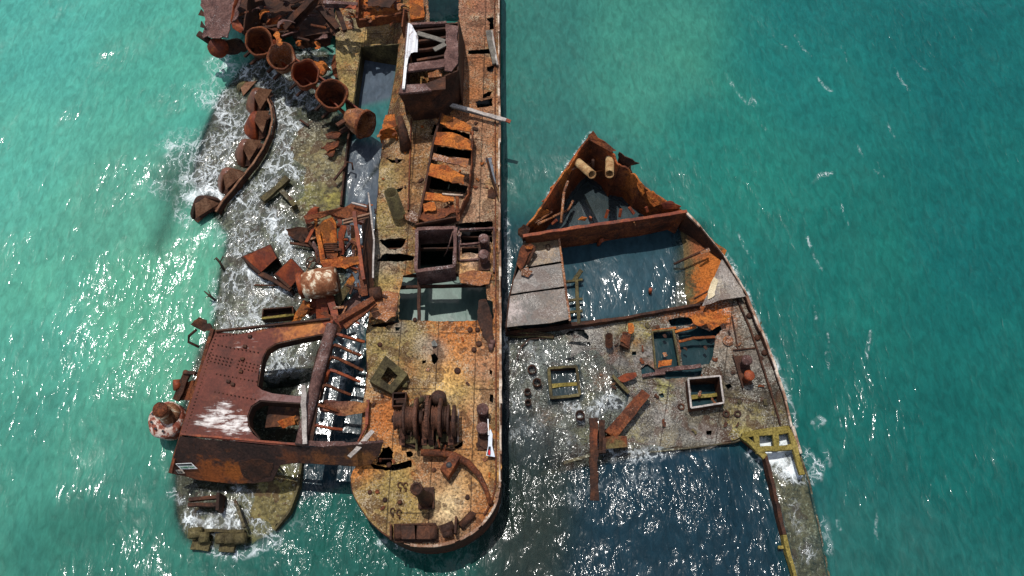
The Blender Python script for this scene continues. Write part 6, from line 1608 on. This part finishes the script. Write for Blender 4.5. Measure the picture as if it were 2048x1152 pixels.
for k, (px, py) in enumerate(((1486, 730), (1491, 760))):
    MB().lathe(UR(px, py, .05), [(.13, 0), (.13, .42), (.19, .44), (.2, .54), (.15, .58), (0, .6)], 18).build('bollard_post', M['red' if k else 'mauve'], bo)
MB().bar(UR(1466, 710, .1), UR(1486, 776, .1), .05, .1).build('bollard_edge', M['dark'], rw)
for px, py in ((1496, 632), (1512, 676), (1526, 706)):
    MB().lathe(UR(px + 2, py, .02), [(.11, 0), (.1, .1), (0, .12)], 10).build('deck_boss', M['dark'], rw)
for k in range(34):
    px, py = rs_.uniform(1190, 1540), rs_.uniform(650, 870)
    a_ = rs_.uniform(0, 6.3); L_ = rs_.uniform(5, 14)
    MB().ribbon(UR(px, py, .06), UR(px + L_ * math.cos(a_), py + L_ * math.sin(a_), .07), rs_.uniform(.06, .16), .02, .15, .5, k).build('rust_scale', M[rs_.choice(['rust', 'dark', 'flake', 'olive'])], rw)
# small hand winch
hw2 = thing('hand_winch', UR(1255, 690), 'small orange-brown hand winch tilted on the grey deck', 'winch')
MB().slab([UR(1240, 682, .35), UR(1246, 666, .5), UR(1262, 668, .5), UR(1258, 694, .3)], .3, .03, .1, 3).build('winch_body', M['rust'], hw2)
MB().bar(UR(1240, 688, .2), UR(1258, 696, .15), .12, .2).build('winch_foot', M['dark'], hw2)
MB().slab([UR(1256, 646, .5), UR(1266, 645, .5), UR(1268, 664, .45), UR(1258, 668, .45)], .15, .05, .08, 4).build('winch_head', M['orange'], hw2)
# tangled hose on the near-left corner
kh = thing('steel_cable_bundle', UR(1050, 665), 'dark bundle of cables fanning across the wet deck beside the grey plates', 'cable')
for k in range(5):
    MB().tube([UR(1010, 652 + 5 * k, .12), UR(1040, 658 + 4 * k, .2), UR(1075, 664 + 2 * k, .16), UR(1106, 672 + k, .06)], .045, 8).build('cable', M['dark' if k % 2 else 'olive'], kh)
kh2 = MB().tube([UR(1108, 674, .05), UR(1060, 678, .1), UR(1044, 692, .1), UR(1036, 712, .03), UR(1033, 726, .0)], .05, 8).build('steel_cable', M['dark']); tag(kh2, 'single dark cable curling down from the bundle into the wash', 'cable')
# fallen beams by the second hold
fb1 = thing('fallen_girder', UR(1255, 825), 'broad brown girder lying aslant on the wet grey deck', 'steel beam')
MB().slab([UR(1210, 862, .55), UR(1284, 778, .5), UR(1301, 790, .5), UR(1236, 872, .5), UR(1228, 876, .45)], .28, .02, .2, 3).build('girder_flange', M['rust'], fb1)
MB().bar(UR(1214, 868, .2), UR(1234, 876, .2), .12, .4).build('girder_end', M['dark'], fb1)
fb2 = thing('fallen_post', U(1187, 910, .2), 'upright-looking red-brown post lying from the deck into the flooded hold', 'steel beam')
MB().ibeam(U(1187, 836, .75), U(1187, 1000, -.1), .3, .28, .05).build('post_shaft', M['dark'], fb2, [(1190, 872, .6, .4, (.18, .05, .02), .8)])
MB().bar(U(1204, 840, .5), U(1203, 905, .2), .22, .1).bar(U(1194, 905, .3), U(1210, 903, .3), .1, .2).build('post_gusset', M['dark'], fb2)
fb3 = thing('steel_box', U(1232, 885, .2), 'square weedy brown steel box beside the post at the hold edge', 'steel box')
MB().slab([U(1212, 874, .6), U(1254, 872, .6), U(1255, 894, .5), U(1212, 898, .5)], .5, .02, .2, 3).build('box_shell', M['rust'], fb3, [(1232, 892, .5, .4, (.1, .08, .03), 1)])
MB().bar(U(1208, 876, .5), U(1207, 906, .4), .12, .3).build('box_lug', M['dark'], fb3)
fb4 = loose('steel_bar', 'thin weedy bar reaching left from the post across the wash', 'steel bar', (1128, 926, .1), (1182, 910, .25), .12, .1, 'awash')
fb5 = thing('broken_stay', UR(1246, 765), 'short broken stay with an orange foot above the broad girder', 'steel beam')
MB().bar(UR(1224, 752, .25), UR(1258, 786, .2), .12, .12).build('stay_bar', M['olive'], fb5)
MB().slab([UR(1236, 756, .35), UR(1250, 748, .4), UR(1272, 744, .4), UR(1274, 752, .35), UR(1256, 762, .3), UR(1244, 764, .3)], .12, .04, .1, 4).build('stay_foot', M['red'], fb5)
# ---- weed-yellow frame at the right and drowned side deck
q = MB()
yf = [((1484, 872), (1578, 856)), ((1578, 856), (1604, 950)), ((1512, 872), (1517, 908)), ((1549, 862), (1552, 898)), ((1513, 900), (1590, 894)), ((1484, 872), (1530, 915)), ((1508, 868), (1578, 861))]
for a, c in yf: q.bar(U(*a, .42), U(*c, .38), .2, .16)
q.build('weedy_frame', M['lichen'], rw)
MB().sheet(UP(RSIDE, 0), lambda x, y: -.10 + .05 * nz(x, y, .9, 3), .06, (), .35, .05, .3, 6).build('side_deck', M['awash'], rw, [(1580, 1000, 0, 2.5, (.13, .10, .05), .8)])
q = MB()
cp_ = [(1488, 878), (1528, 912), (1538, 950), (1552, 1010), (1566, 1070)]
for a, c in zip(cp_, cp_[1:]): q.bar(U(*a, .24), U(*c, .22), .13, .4)
q.build('hold_coaming', M['dark'], rw)
MB().bar(U(1566, 1070, .2), U(1600, 1200, .16), .14, .3).bar(U(1556, 1095, .12), U(1576, 1094, .14), .1, .1).build('hold_coaming', M['lichen'], rw)
MB().wall([U(1598, 902, .1), U(1618, 960, .06), U(1640, 1060, .02), U(1668, 1200, .0)], -3, .06, .03, .3, 3).build('hull_plating', M['awash'], rw)
MB().wall([U(1300, 904, .0), U(1400, 893, .12), U(1470, 883, .28), U(1488, 876, .34)], -2, .05, .05, .3, 4).build('hold_bulkhead', M['awash'], rw)
# drowned keel plates at the bottom of the picture
sk3 = thing('drowned_hull', U(1060, 1060, -.6), 'brown drowned hull plating seen dimly through glittering water at the bottom', 'hull plating')
MB().sheet(UP([(1005, 930), (1130, 930), (1150, 1000), (1110, 1200), (1000, 1200)], -.7), lambda x, y: -.7 + .15 * nz(x, y, .7, 3), .1, (), .5, .2, .4, 6).build('sunken_plate', M['silt'], sk3)
